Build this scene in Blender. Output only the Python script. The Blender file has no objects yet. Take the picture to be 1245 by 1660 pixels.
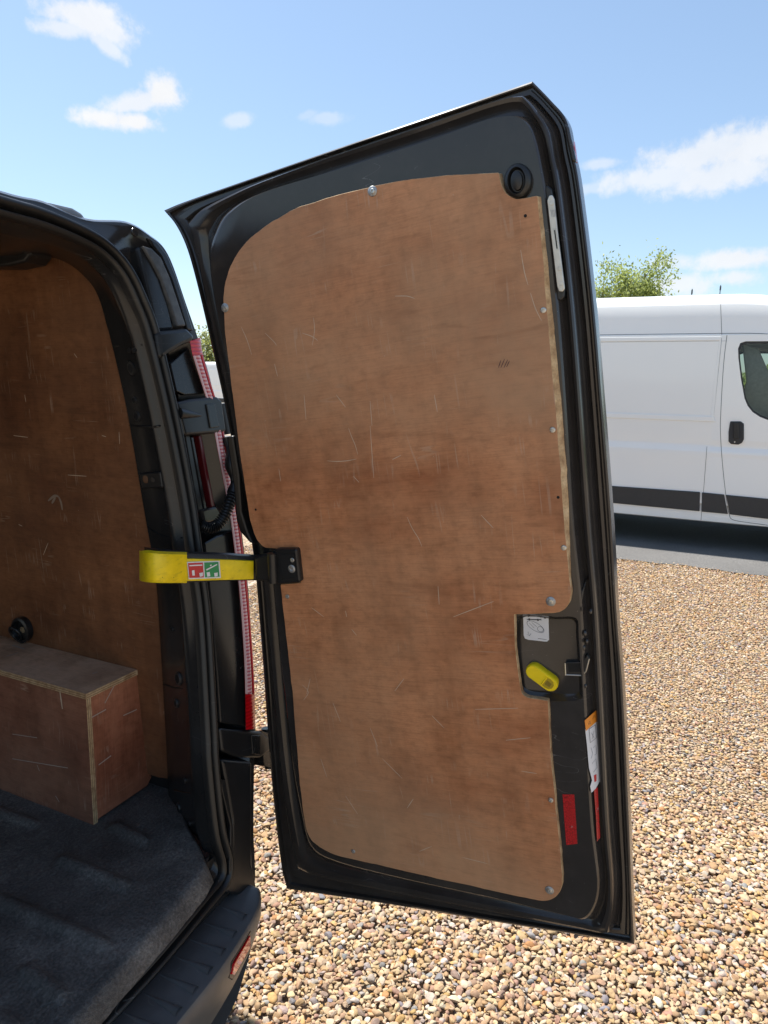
import bpy, bmesh, math, random
import numpy as np
from mathutils import Vector, Matrix
from mathutils import noise as mnoise
from mathutils.bvhtree import BVHTree
random.seed(7); rng = np.random.default_rng(7)
S = bpy.context.scene
COL = S.collection

# ------------------------------------------------------------------ camera
F_PX, CX, CY = 1150.0, 622.5, 830.0
PITCH, ROLL, YAW = 0.18, -0.02, math.radians(25.397)
CAM = Vector((-0.3143, -0.9099, 1.5215))
_fh = Vector((math.cos(YAW), math.sin(YAW), 0)); _rh = Vector((math.sin(YAW), -math.cos(YAW), 0)); _z = Vector((0, 0, 1))
FW = _fh*math.cos(PITCH) - _z*math.sin(PITCH)
_up = _fh*math.sin(PITCH) + _z*math.cos(PITCH)
RT = _rh*math.cos(ROLL) - _up*math.sin(ROLL)
UP = _up*math.cos(ROLL) + _rh*math.sin(ROLL)
cd = bpy.data.cameras.new('camera'); cam = bpy.data.objects.new('camera', cd); COL.objects.link(cam)
cd.sensor_fit = 'VERTICAL'; cd.sensor_height = 36; cd.sensor_width = 27; cd.lens = 36*F_PX/1660
cd.clip_start = 0.02; cd.clip_end = 3000
m3 = Matrix((RT, UP, -FW)).transposed()
cam.matrix_world = Matrix.Translation(CAM) @ m3.to_4x4()
S.camera = cam

# ------------------------------------------------------------------ light, sky, exposure
SUN_DIR = Vector((0.12, 0.44, 0.89)).normalized()
SUN_EL = math.asin(SUN_DIR.z); SUN_AZ = math.atan2(SUN_DIR.x, SUN_DIR.y)
sd = bpy.data.lights.new('sun', 'SUN'); sun = bpy.data.objects.new('sun', sd); COL.objects.link(sun)
sd.energy = 3.6; sd.angle = math.radians(1.2); sd.color = (1, 0.965, 0.91)
sun.rotation_euler = SUN_DIR.to_track_quat('Z', 'Y').to_euler()
S.view_settings.view_transform = 'Standard'; S.view_settings.look = 'None'
S.view_settings.gamma = 1.0; S.view_settings.use_curve_mapping = False
S.view_settings.exposure = 1.25
SKY_STRENGTH = 0.091; SKY_TINT = (1.15, 1.25, 1.33, 1); CLOUD = 4.6

def pix_dir(px, py):
    return (RT*(px-CX) - UP*(py-CY) + FW*F_PX).normalized()

def build_world():
    w = bpy.data.worlds.new('World'); S.world = w; w.use_nodes = True
    nt = w.node_tree; nt.nodes.clear(); N = nt.nodes.new; L = nt.links.new
    out = N('ShaderNodeOutputWorld'); bg = N('ShaderNodeBackground'); bg.inputs['Strength'].default_value = SKY_STRENGTH
    sky = N('ShaderNodeTexSky'); sky.sky_type = 'NISHITA'; sky.sun_disc = False
    sky.sun_elevation = SUN_EL; sky.sun_rotation = SUN_AZ
    sky.air_density = 1.0; sky.dust_density = 0.45; sky.ozone_density = 1.3; sky.altitude = 60
    tc = N('ShaderNodeTexCoord'); d = tc.outputs['Generated']
    def math_(op, a, b=None, c=None):
        n = N('ShaderNodeMath'); n.operation = op
        for i, v in enumerate((a, b, c)):
            if v is None: continue
            if isinstance(v, (int, float)): n.inputs[i].default_value = v
            else: L(v, n.inputs[i])
        return n.outputs[0]
    def dot(v):
        n = N('ShaderNodeVectorMath'); n.operation = 'DOT_PRODUCT'; L(d, n.inputs[0]); n.inputs[1].default_value = v; return n.outputs['Value']
    def nz(scale, detail, rough, dist=0.0):
        n = N('ShaderNodeTexNoise'); L(d, n.inputs['Vector']); n.inputs['Scale'].default_value = scale
        n.inputs['Detail'].default_value = detail; n.inputs['Roughness'].default_value = rough; n.inputs['Distortion'].default_value = dist
        return n.outputs[0]
    big = nz(26, 7, 0.62, 0.3); fine = nz(70, 5, 0.6); wisp = nz(11, 6, 0.6, 0.8)
    turb = math_('ADD', math_('MULTIPLY', math_('SUBTRACT', big, 0.5), 2.0), math_('ADD', math_('MULTIPLY', math_('SUBTRACT', fine, 0.5), 1.5), math_('MULTIPLY', math_('SUBTRACT', wisp, 0.5), 0.7)))
    clouds = []   # direction, half width, half height, tilt, strength
    for px, py, hw, hh, tilt, s in ((140, 30, 78, 26, -4, .9), (184, 52, 44, 22, -20, .85), (104, 46, 56, 15, 4, .75), (172, 72, 40, 13, -30, .7),
                                    (268, 152, 40, 32, 35, 1.0), (225, 166, 84, 17, 18, .85), (168, 192, 56, 17, 4, 1.0), (214, 196, 52, 17, 0, 1.0),
                                    (384, 195, 34, 12, 14, .5), (530, 192, 40, 12, 5, .35), (500, 186, 24, 8, 20, .25),
                                    (1150, 246, 130, 34, 10, .8), (1235, 240, 90, 38, 4, .85), (1075, 286, 130, 24, 4, .75), (1180, 280, 120, 32, 8, .8), (974, 265, 34, 10, 3, .5), (965, 304, 52, 12, 8, .4),
                                    (1180, 421, 92, 22, 2, .9), (1106, 462, 62, 26, 0, .8), (1190, 450, 50, 16, 0, .8), (1100,425,60,14,0,.5)):
        clouds.append((pix_dir(px, py), hw/F_PX, hh/F_PX, tilt, s))
    r2 = random.Random(5)
    for i in range(12):
        az = r2.uniform(0, 6.28); el = math.radians(r2.uniform(9, 42))
        v = Vector((math.cos(az)*math.cos(el), math.sin(az)*math.cos(el), math.sin(el)))
        if v.dot(FW) > 0.6: continue
        clouds.append((v, r2.uniform(.07, .2), r2.uniform(.025, .06), r2.uniform(-10, 10), r2.uniform(.5, 1)))
    total = None
    for v, hw, hh, tilt, s in clouds:
        h = v.cross(_z).normalized(); u = h.cross(v).normalized()
        t = math.radians(tilt); a = h*math.cos(t)+u*math.sin(t); b = u*math.cos(t)-h*math.sin(t)
        x = math_('MULTIPLY', dot(a), 1/hw); y = math_('MULTIPLY', dot(b), 1/hh)
        f = math_('GREATER_THAN', dot(v), 0.2)
        rr = math_('ADD', math_('MULTIPLY', x, x), math_('MULTIPLY', y, y))
        body = math_('SUBTRACT', 0.95, math_('SQRT', rr))
        val = math_('ADD', math_('MULTIPLY', body, 1.9), turb)
        mr = N('ShaderNodeMapRange'); mr.interpolation_type = 'SMOOTHSTEP'; L(val, mr.inputs[0])
        mr.inputs[1].default_value = 0.0; mr.inputs[2].default_value = 1.25; mr.inputs[3].default_value = 0; mr.inputs[4].default_value = s
        k = math_('MULTIPLY', mr.outputs[0], f)
        total = k if total is None else math_('MAXIMUM', total, k)
    # a veil of thin high haze towards the horizon is part of the sky's own colour; clouds are mixed in white
    mix = N('ShaderNodeMix'); mix.data_type = 'RGBA'; L(total, mix.inputs['Factor']); 
    tint = N('ShaderNodeMix'); tint.data_type = 'RGBA'; tint.blend_type = 'MULTIPLY'; tint.inputs['Factor'].default_value = 1
    gm = N('ShaderNodeGamma'); gm.inputs[1].default_value = .74; L(sky.outputs[0], gm.inputs[0])
    L(gm.outputs[0], tint.inputs['A']); tint.inputs['B'].default_value = SKY_TINT; L(tint.outputs['Result'], mix.inputs['A'])
    sh = N('ShaderNodeMix'); sh.data_type = 'RGBA'; L(wisp, sh.inputs['Factor']); k_ = CLOUD
    sh.inputs['A'].default_value = (k_*.84, k_*.87, k_*.92, 1); sh.inputs['B'].default_value = (k_*1.06, k_*1.06, k_*1.06, 1)
    L(sh.outputs['Result'], mix.inputs['B'])
    L(mix.outputs['Result'], bg.inputs['Color']); L(bg.outputs[0], out.inputs['Surface'])
build_world()

# ------------------------------------------------------------------ tracing helpers
def V3(*a): return Vector(a)
def hit(px, py, P, n):
    d = pix_dir(px, py); P = Vector(P); n = Vector(n)
    return CAM + d*((P-CAM).dot(n)/d.dot(n))
# the open rear door: hinge axis HV, direction from hinge to latch DU, inner normal DN
HV = Vector((-math.sin(math.radians(4.5)), .15, 1)).normalized()
DU = Vector((0, -1, 0)); DU = (DU - HV*DU.dot(HV)).normalized(); DN = DU.cross(HV).normalized()
DO = CAM + Vector((1.21869, 0.06057, -0.99146))
def D(px, py, d=0.0): return hit(px, py, DO + DN*d, DN)
# rear aperture of the van (leaning forward), its side wall and floor
AN = Vector((0, 1, -.15)).normalized()
def A(px, py, off=0.0): return hit(px, py, Vector((0, 0, 1)) + AN*off, AN)
WN = Vector((-1, 0, -.08)).normalized(); WP = Vector((.82, 0, .58))
def W(px, py, off=0.0): return hit(px, py, WP + WN*off, WN)
def Zp(px, py, z): return hit(px, py, (0, 0, z), (0, 0, 1))
def XP(px, py, x): return hit(px, py, (x, 0, 0), (1, 0, 0))

# ------------------------------------------------------------------ materials
MATS = {}
def new_mat(name):
    m = bpy.data.materials.new(name); m.use_nodes = True; MATS[name] = m
    return m, m.node_tree, m.node_tree.nodes['Principled BSDF']
def ramp(nt, fac, stops):
    r = nt.nodes.new('ShaderNodeValToRGB'); e = r.color_ramp.elements
    while len(e) < len(stops): e.new(0.5)
    for el, (p, c) in zip(e, stops):
        el.position = p; el.color = (*c, 1) if len(c) == 3 else c
    nt.links.new(fac, r.inputs[0]); return r.outputs[0]
def tex(nt, kind, vec, scale, stretch=(1, 1, 1), rot=(0, 0, 0), **kw):
    mp = nt.nodes.new('ShaderNodeMapping'); mp.inputs['Scale'].default_value = stretch; mp.inputs['Rotation'].default_value = rot
    nt.links.new(vec, mp.inputs[0])
    n = nt.nodes.new('ShaderNodeTex'+kind); nt.links.new(mp.outputs[0], n.inputs['Vector']); n.inputs['Scale'].default_value = scale
    for k, v in kw.items():
        if k in n.inputs: n.inputs[k].default_value = v
        else: setattr(n, k, v)
    return n
def mixc(nt, fac, a, b, mode='MIX'):
    m = nt.nodes.new('ShaderNodeMix'); m.data_type = 'RGBA'; m.blend_type = mode
    for sock, v in (('Factor', fac), ('A', a), ('B', b)):
        if isinstance(v, (int, float)): m.inputs[sock].default_value = v
        elif isinstance(v, tuple): m.inputs[sock].default_value = (*v, 1)
        else: nt.links.new(v, m.inputs[sock])
    return m.outputs['Result']
def fmath(nt, op, a, b=None):
    n = nt.nodes.new('ShaderNodeMath'); n.operation = op
    for i, v in enumerate((a, b)):
        if v is None: continue
        if isinstance(v, (int, float)): n.inputs[i].default_value = v
        else: nt.links.new(v, n.inputs[i])
    return n.outputs[0]
def bump(nt, bsdf, h, strength, dist=0.002):
    b = nt.nodes.new('ShaderNodeBump'); b.inputs['Strength'].default_value = strength; b.inputs['Distance'].default_value = dist
    nt.links.new(h, b.inputs['Height']); nt.links.new(b.outputs[0], bsdf.inputs['Normal'])
def coord(nt, which='Object'):
    return nt.nodes.new('ShaderNodeTexCoord').outputs[which]
def simple(name, col, rough=.5, metal=0., var=.12, scale=30, bstr=0., bscale=200, coat=0., spec=.5, worn=0.):
    m, nt, b = new_mat(name); c = coord(nt)
    n = tex(nt, 'Noise', c, scale, Detail=5.0, Roughness=.6)
    lo = tuple(x*(1-var) for x in col); hi = tuple(min(1, x*(1+var)) for x in col)
    bc = ramp(nt, n.outputs[0], [(.3, lo), (.7, hi)])
    if worn:
        w1 = tex(nt, 'Noise', c, 38, (1, 1, 3), (.5, .3, .2), Detail=6.0, Roughness=.7); w2 = tex(nt, 'Voronoi', c, 120, feature='F1')
        bc = mixc(nt, ramp(nt, w1.outputs[0], [(.54, (0, 0, 0)), (.68, (worn,)*3)]), bc, tuple(x*.35+.02 for x in col))
        bc = mixc(nt, fmath(nt, 'MULTIPLY', fmath(nt, 'LESS_THAN', w2.outputs['Distance'], .09), fmath(nt, 'GREATER_THAN', w1.outputs[0], .5)), bc, (.08, .06, .03))
    nt.links.new(bc, b.inputs['Base Color'])
    r = fmath(nt, 'ADD', fmath(nt, 'MULTIPLY', fmath(nt, 'SUBTRACT', n.outputs[0], .5), .25*rough), rough)
    nt.links.new(r, b.inputs['Roughness']); b.inputs['Metallic'].default_value = metal
    b.inputs['Coat Weight'].default_value = coat; b.inputs['Coat Roughness'].default_value = .06; b.inputs['Specular IOR Level'].default_value = spec
    if bstr:
        n2 = tex(nt, 'Noise', c, bscale, Detail=3.0); bump(nt, b, n2.outputs[0], bstr, .001)
    return m

def dusty_black(name, col, rough, coat, dust=.35, metal=0., spec=.5):
    """dark paint or plastic with a little dust, scuffs and specks"""
    m, nt, b = new_mat(name); c = coord(nt)
    n = tex(nt, 'Noise', c, 9, Detail=6.0, Roughness=.65); n2 = tex(nt, 'Noise', c, 160, Detail=3.0)
    sp = tex(nt, 'Voronoi', c, 95, feature='F1'); 
    speck = fmath(nt, 'MULTIPLY', fmath(nt, 'LESS_THAN', sp.outputs['Distance'], .055), fmath(nt, 'GREATER_THAN', n2.outputs[0], .55))
    dustm = ramp(nt, n.outputs[0], [(.45, (0, 0, 0)), (.8, (dust, dust, dust))])
    base = mixc(nt, dustm, col, tuple(min(1, x*1.5+.02) for x in col))
    base = mixc(nt, fmath(nt, 'MULTIPLY', speck, .35), base, (.35, .33, .3))
    sc = tex(nt, 'Noise', c, 5, (1, 1, 4), (.4, .2, .3), Detail=2.0, Distortion=.4)
    line = fmath(nt, 'LESS_THAN', fmath(nt, 'ABSOLUTE', fmath(nt, 'SUBTRACT', sc.outputs[0], .5)), .0012)
    line = fmath(nt, 'MULTIPLY', line, fmath(nt, 'GREATER_THAN', n.outputs[0], .56))
    base = mixc(nt, fmath(nt, 'MULTIPLY', line, .3), base, (.25, .24, .23))
    nt.links.new(base, b.inputs['Base Color'])
    r = fmath(nt, 'ADD', rough-.06, fmath(nt, 'MULTIPLY', n.outputs[0], .13)); nt.links.new(r, b.inputs['Roughness'])
    b.inputs['Specular IOR Level'].default_value = spec; b.inputs['Coat Weight'].default_value = coat; b.inputs['Coat Roughness'].default_value = .09; b.inputs['Metallic'].default_value = metal
    n3 = tex(nt, 'Noise', c, 420, Detail=2.0); bump(nt, b, n3.outputs[0], .05, .0005)
    return m

def plywood(name, base, dark, light, grey, greyamt, scratch, rough=.62, grain=1.0, vertical=False, worn=False):
    """rotary cut plywood face; UV in metres, grain along U"""
    m, nt, b = new_mat(name); c = coord(nt, 'UV')
    st = (1, 1, 1); gs = (.9, 14, 1) if not vertical else (14, .9, 1)
    fs = (10, 230, 1) if not vertical else (230, 10, 1)
    broad = tex(nt, 'Noise', c, 3.2, (1, 1.6, 1), Detail=4.0, Roughness=.6)
    cath = tex(nt, 'Noise', c, 2.2, gs, Detail=5.0, Roughness=.6, Distortion=.5)
    fine = tex(nt, 'Noise', c, 1.6, fs, Detail=4.0, Roughness=.65)
    mott = tex(nt, 'Noise', c, 45, (1, 1.5, 1), Detail=5.0, Roughness=.7)
    pore = tex(nt, 'Noise', c, 5, (fs[0]*.9, fs[1]*.8, 1), Detail=2.0)
    col = ramp(nt, broad.outputs[0], [(.34, dark), (.5, base), (.66, light)])
    col = mixc(nt, .14*grain, col, ramp(nt, cath.outputs[0], [(.34, tuple(x*.55 for x in base)), (.46, base), (.6, light)]))
    col = mixc(nt, .5, col, ramp(nt, fine.outputs[0], [(.32, (.66, .62, .58)), (.5, (.96, .95, .94)), (.72, (1.10, 1.10, 1.10))]), 'MULTIPLY')
    col = mixc(nt, .6, col, ramp(nt, mott.outputs[0], [(.3, (.58, .54, .50)), (.5, (.98, .98, .98)), (.7, (1.18, 1.18, 1.18))]), 'MULTIPLY')
    vert = tex(nt, 'Noise', c, 4.5, (3.2, .8, 1), Detail=4.0, Roughness=.6)
    col = mixc(nt, .7, col, ramp(nt, vert.outputs[0], [(.36, (.70, .66, .62)), (.52, (1, 1, 1)), (.7, (1.1, 1.1, 1.1))]), 'MULTIPLY')
    pm = ramp(nt, pore.outputs[0], [(.62, (0, 0, 0)), (.72, (1, 1, 1))])
    col = mixc(nt, fmath(nt, 'MULTIPLY', pm, .22), col, tuple(x*.45 for x in dark))
    # weathered grey bloom in broad patches and rubbed dust
    g = tex(nt, 'Noise', c, 1.7, (1, 1, 1), Detail=6.0, Roughness=.62)
    gf = g.outputs[0]
    if worn:
        sx_ = nt.nodes.new('ShaderNodeSeparateXYZ'); nt.links.new(c, sx_.inputs[0])
        gf = fmath(nt, 'ADD', gf, ramp(nt, sx_.outputs[1], [(0, (.20,)*3), (.16, (.13,)*3), (.32, (0, 0, 0)), (.90, (0, 0, 0)), (1, (.14,)*3)]))
    gm = ramp(nt, gf, [(.42, (0, 0, 0)), (.72, (greyamt,)*3)])
    col = mixc(nt, gm, col, grey)
    # hairline scratches
    allm = None
    for k, (sx, sy, rot, thr, seed) in enumerate(((26, .9, .25, .016, .52), (1.1, 22, .12, .013, .5), (20, 1.0, .9, .014, .48), (30, 1.2, -.6, .016, .53))):
        s = tex(nt, 'Noise', c, 2.2, (sx, sy, 1), (0, 0, rot), Detail=1.0, Distortion=.1)
        l = fmath(nt, 'LESS_THAN', fmath(nt, 'ABSOLUTE', fmath(nt, 'SUBTRACT', s.outputs[0], seed)), thr)
        k2 = tex(nt, 'Noise', c, 8+3*k, (1, 1, 1), (k*1., .3*k, 0), Detail=2.5)
        l = fmath(nt, 'MULTIPLY', l, ramp(nt, k2.outputs[0], [(.60, (0, 0, 0)), (.72, (.75,)*3)]))
        allm = l if allm is None else fmath(nt, 'MAXIMUM', allm, l)
    chip = tex(nt, 'Voronoi', c, 34, (1, 1, 1), feature='F1'); cn = tex(nt, 'Noise', c, 12, Detail=2.0)
    ch = fmath(nt, 'MULTIPLY', fmath(nt, 'LESS_THAN', chip.outputs['Distance'], .03), fmath(nt, 'GREATER_THAN', cn.outputs[0], .57))
    allm = fmath(nt, 'MAXIMUM', allm, ch)
    col = mixc(nt, fmath(nt, 'MULTIPLY', allm, scratch), col, (.52, .40, .29))
    sm = tex(nt, 'Noise', c, 5.5, (.8, 3.5, 1), Detail=3.0, Roughness=.7, Distortion=.6)
    col = mixc(nt, ramp(nt, sm.outputs[0], [(.60, (0, 0, 0)), (.8, (.5,)*3)]), col, tuple(x*.45 for x in dark))
    nt.links.new(col, b.inputs['Base Color']); b.inputs['Roughness'].default_value = rough; b.inputs['Specular IOR Level'].default_value = .3
    h = fmath(nt, 'ADD', fine.outputs[0], fmath(nt, 'MULTIPLY', pore.outputs[0], .5)); bump(nt, b, h, .25, .0006)
    return m

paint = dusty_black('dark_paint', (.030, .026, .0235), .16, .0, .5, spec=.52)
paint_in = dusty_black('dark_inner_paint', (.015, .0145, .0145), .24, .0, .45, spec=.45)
plastic = dusty_black('black_plastic', (.012, .012, .0125), .36, 0, .4)
bumper_m = dusty_black('bumper_plastic', (.095, .093, .092), .40, 0, .6)
rubber = dusty_black('black_rubber', (.011, .011, .011), .38, 0, .4)
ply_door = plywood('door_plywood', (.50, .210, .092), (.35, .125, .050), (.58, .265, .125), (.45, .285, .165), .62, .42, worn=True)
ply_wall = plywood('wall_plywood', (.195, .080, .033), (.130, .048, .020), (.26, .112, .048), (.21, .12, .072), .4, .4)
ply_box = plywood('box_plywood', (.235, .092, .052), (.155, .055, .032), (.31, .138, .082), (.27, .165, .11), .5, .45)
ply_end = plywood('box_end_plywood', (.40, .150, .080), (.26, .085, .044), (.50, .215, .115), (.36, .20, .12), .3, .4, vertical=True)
def edge_ply():
    m, nt, b = new_mat('plywood_edge'); c = coord(nt)
    w = tex(nt, 'Noise', c, 55, (1, 1, 1), Detail=4.0); w2 = tex(nt, 'Noise', c, 300, Detail=2.0)
    col = ramp(nt, w.outputs[0], [(.3, (.30, .17, .08)), (.5, (.50, .33, .17)), (.7, (.62, .45, .26))])
    col = mixc(nt, .4, col, ramp(nt, w2.outputs[0], [(.35, (.5, .5, .5)), (.6, (1, 1, 1))]), 'MULTIPLY')
    nt.links.new(col, b.inputs['Base Color']); b.inputs['Roughness'].default_value = .8
    return m
ply_edge = edge_ply()
yellow = simple('yellow_plastic', (.90, .66, .006), .34, worn=.25, var=.05, bstr=.1, bscale=300)
yellow_tape = simple('yellow_sleeve', (.90, .66, .008), .42, worn=.35, var=.1, scale=60, bstr=.3, bscale=120)
steel = simple('zinc_steel', (.55, .54, .50), .38, .85, var=.2, scale=120)
plate_m = simple('brushed_plate', (.62, .60, .54), .42, .55, var=.12, scale=80)
white_st = simple('white_sticker', (.70, .70, .71), .45, var=.05)
orange_st = simple('orange_sticker', (.75, .25, .02), .45, var=.05)
red_st = simple('red_sticker', (.55, .03, .03), .45, var=.1)
green_st = simple('green_sticker', (.02, .26, .08), .45, var=.08)
ink = simple('print_ink', (.03, .03, .035), .5)
pale_ink = simple('pale_print', (.75, .75, .73), .5)
grey_ink = simple('grey_print', (.25, .26, .28), .5)
void = simple('dark_void', (.004, .004, .004), .8)
tape_m = simple('sealer_band', (.085, .088, .09), .5, var=.4, scale=70, bstr=.5, bscale=150)
scratch_m = simple('bare_wood_scratch', (.55, .43, .31), .8)
stain_m = simple('pen_mark', (.07, .03, .035), .7)

def honeycomb_red():
    m, nt, b = new_mat('red_reflective_tape'); c = coord(nt)
    v = tex(nt, 'Voronoi', c, 260, feature='DISTANCE_TO_EDGE'); n = tex(nt, 'Noise', c, 60, Detail=4.0)
    col = ramp(nt, v.outputs['Distance'], [(.03, (.20, .004, .006)), (.1, (.52, .015, .018))])
    worn = ramp(nt, n.outputs[0], [(.70, (0, 0, 0)), (.74, (1, 1, 1))])
    col = mixc(nt, worn, col, (.3, .27, .26)); nt.links.new(col, b.inputs['Base Color']); b.inputs['Roughness'].default_value = .3
    return m
red_tape = honeycomb_red()
def lens(name, c1, c2, rough=.15):
    m, nt, b = new_mat(name); c = coord(nt)
    w = nt.nodes.new('ShaderNodeTexWave'); w.bands_direction = 'Z'; w.inputs['Scale'].default_value = 42; nt.links.new(c, w.inputs['Vector'])
    col = ramp(nt, w.outputs[0], [(.2, c1), (.7, c2)]); nt.links.new(col, b.inputs['Base Color'])
    b.inputs['Roughness'].default_value = rough; b.inputs['Coat Weight'].default_value = .8; b.inputs['Coat Roughness'].default_value = .04
    b.inputs['Subsurface Weight'].default_value = .15; b.inputs['Subsurface Scale'].default_value = .01
    bump(nt, b, w.outputs[0], .4, .002)
    return m
lens_red = lens('red_lens', (.50, .003, .006), (.66, .006, .012))
lens_clear = lens('clear_lens', (.58, .13, .15), (.80, .46, .46))
lens_line = simple('red_lens_edge', (.55, .02, .03), .2, coat=.6)
lens_pale = simple('pale_lens_edge', (.70, .45, .45), .2, coat=.6)
white_paint = simple('white_paint', (.88, .88, .845), .30, var=.004, scale=3, coat=.5)
gap_m = simple('panel_gap', (.10, .105, .11), .7)
mould_m = simple('dark_moulding', (.035, .036, .037), .55, bstr=.15)
trim_grey = simple('light_trim', (.50, .51, .48), .6)
trim_dark = simple('dark_trim', (.025, .026, .028), .6)
tyre_m = simple('tyre_rubber', (.02, .02, .02), .8)
rim_m = simple('wheel_rim', (.4, .4, .41), .35, .8)
bark_m = simple('bark', (.12, .09, .065), .9, var=.4, scale=12)
pole_m = simple('pole_paint', (.06, .065, .07), .6)
def glass_mat():
    m, nt, b = new_mat('window_glass')
    nt.nodes.remove(b); o = nt.nodes['Material Output']
    t = nt.nodes.new('ShaderNodeBsdfTransparent'); t.inputs[0].default_value = (.60, .66, .64, 1)
    g = nt.nodes.new('ShaderNodeBsdfGlossy'); g.inputs['Roughness'].default_value = .02
    f = nt.nodes.new('ShaderNodeFresnel'); f.inputs[0].default_value = 1.5
    mx = nt.nodes.new('ShaderNodeMixShader'); nt.links.new(f.outputs[0], mx.inputs[0]); nt.links.new(t.outputs[0], mx.inputs[1]); nt.links.new(g.outputs[0], mx.inputs[2])
    nt.links.new(mx.outputs[0], o.inputs[0]); return m
glass = glass_mat()
def leaf_mat(name, a, b_):
    m, nt, b = new_mat(name); at = nt.nodes.new('ShaderNodeAttribute'); at.attribute_name = 'tint'
    nt.links.new(ramp(nt, at.outputs['Fac'], [(0, a), (1, b_)]), b.inputs['Base Color'])
    b.inputs['Roughness'].default_value = .55
    tr = nt.nodes.new('ShaderNodeBsdfTranslucent'); tr.inputs[0].default_value = (*[min(1, x*1.9) for x in b_], 1)
    mx = nt.nodes.new('ShaderNodeMixShader'); mx.inputs[0].default_value = .4
    o = nt.nodes['Material Output']; nt.links.new(b.outputs[0], mx.inputs[1]); nt.links.new(tr.outputs[0], mx.inputs[2]); nt.links.new(mx.outputs[0], o.inputs[0])
    return m
leaf_a = leaf_mat('spring_leaves', (.15, .19, .05), (.27, .31, .095))
leaf_b = leaf_mat('hedge_leaves', (.13, .15, .04), (.24, .25, .08))

def pebble_mat():
    m, nt, b = new_mat('gravel_stone'); at = nt.nodes.new('ShaderNodeAttribute'); at.attribute_name = 'stone'
    c = coord(nt); n = tex(nt, 'Noise', c, 75, Detail=5.0, Roughness=.65); n2 = tex(nt, 'Noise', c, 260, Detail=3.0)
    col = mixc(nt, .75, at.outputs['Color'], ramp(nt, n.outputs[0], [(.3, (.6, .56, .52)), (.5, (.95, .94, .92)), (.7, (1.15, 1.12, 1.05))]), 'MULTIPLY')
    nt.links.new(col, b.inputs['Base Color']); b.inputs['Roughness'].default_value = .75; b.inputs['Specular IOR Level'].default_value = .3
    bump(nt, b, fmath(nt, 'ADD', n.outputs[0], fmath(nt, 'MULTIPLY', n2.outputs[0], .4)), .5, .003)
    return m
pebble_m = pebble_mat()
def ground_mat():
    m, nt, b = new_mat('gravel_bed'); c = coord(nt)
    v = tex(nt, 'Voronoi', c, 36, feature='F1'); e = tex(nt, 'Voronoi', c, 36, feature='DISTANCE_TO_EDGE'); n = tex(nt, 'Noise', c, 5, Detail=5.0)
    sep = nt.nodes.new('ShaderNodeSeparateColor'); nt.links.new(v.outputs['Color'], sep.inputs[0])
    col = ramp(nt, sep.outputs[0], [(0, (.28, .20, .13)), (.3, (.40, .29, .18)), (.55, (.46, .34, .21)), (.8, (.50, .40, .28)), (1, (.36, .33, .30))])
    col = mixc(nt, .8, col, ramp(nt, e.outputs['Distance'], [(0, (.25, .22, .2)), (.12, (1, 1, 1))]), 'MULTIPLY')
    nt.links.new(col, b.inputs['Base Color']); b.inputs['Roughness'].default_value = .9
    bump(nt, b, e.outputs['Distance'], .9, .012); return m
def road_mat():
    m, nt, b = new_mat('asphalt'); c = coord(nt)
    n = tex(nt, 'Noise', c, 130, Detail=4.0, Roughness=.7); n2 = tex(nt, 'Noise', c, 1.3, Detail=5.0)
    col = ramp(nt, n.outputs[0], [(.3, (.08, .077, .073)), (.5, (.14, .134, .126)), (.72, (.24, .23, .215))])
    col = mixc(nt, .5, col, ramp(nt, n2.outputs[0], [(.35, (.6, .6, .6)), (.65, (1, 1, 1))]), 'MULTIPLY')
    nt.links.new(col, b.inputs['Base Color']); b.inputs['Roughness'].default_value = .85; bump(nt, b, n.outputs[0], .6, .006); return m
def mat_rubber():
    m, nt, b = new_mat('load_mat'); c = coord(nt)
    n = tex(nt, 'Noise', c, 5.5, Detail=7.0, Roughness=.68, Distortion=.4); n2 = tex(nt, 'Noise', c, 190, Detail=4.0, Roughness=.75); n3 = tex(nt, 'Noise', c, 30, (1, 4, 1), (0, 0, .6), Detail=5.0)
    col = ramp(nt, n.outputs[0], [(.34, (.056, .052, .047)), (.52, (.092, .085, .077)), (.76, (.20, .186, .166))])
    col = mixc(nt, .6, col, ramp(nt, n2.outputs[0], [(.34, (.25, .25, .25)), (.5, (1, 1, 1)), (.66, (2.1, 2.1, 2.1))]), 'MULTIPLY')
    col = mixc(nt, ramp(nt, n3.outputs[0], [(.58, (0, 0, 0)), (.8, (.3,)*3)]), col, (.20, .186, .166))
    ch = tex(nt, 'Voronoi', c, 30, feature='F1'); k = tex(nt, 'Noise', c, 7, Detail=2.0)
    sp = fmath(nt, 'MULTIPLY', fmath(nt, 'LESS_THAN', ch.outputs['Distance'], .045), fmath(nt, 'GREATER_THAN', k.outputs[0], .58))
    col = mixc(nt, fmath(nt, 'MULTIPLY', sp, .6), col, (.4, .38, .34))
    nt.links.new(col, b.inputs['Base Color']); b.inputs['Roughness'].default_value = .5
    bump(nt, b, fmath(nt, 'ADD', n2.outputs[0], fmath(nt, 'MULTIPLY', n3.outputs[0], .6)), .9, .003); return m

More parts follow.
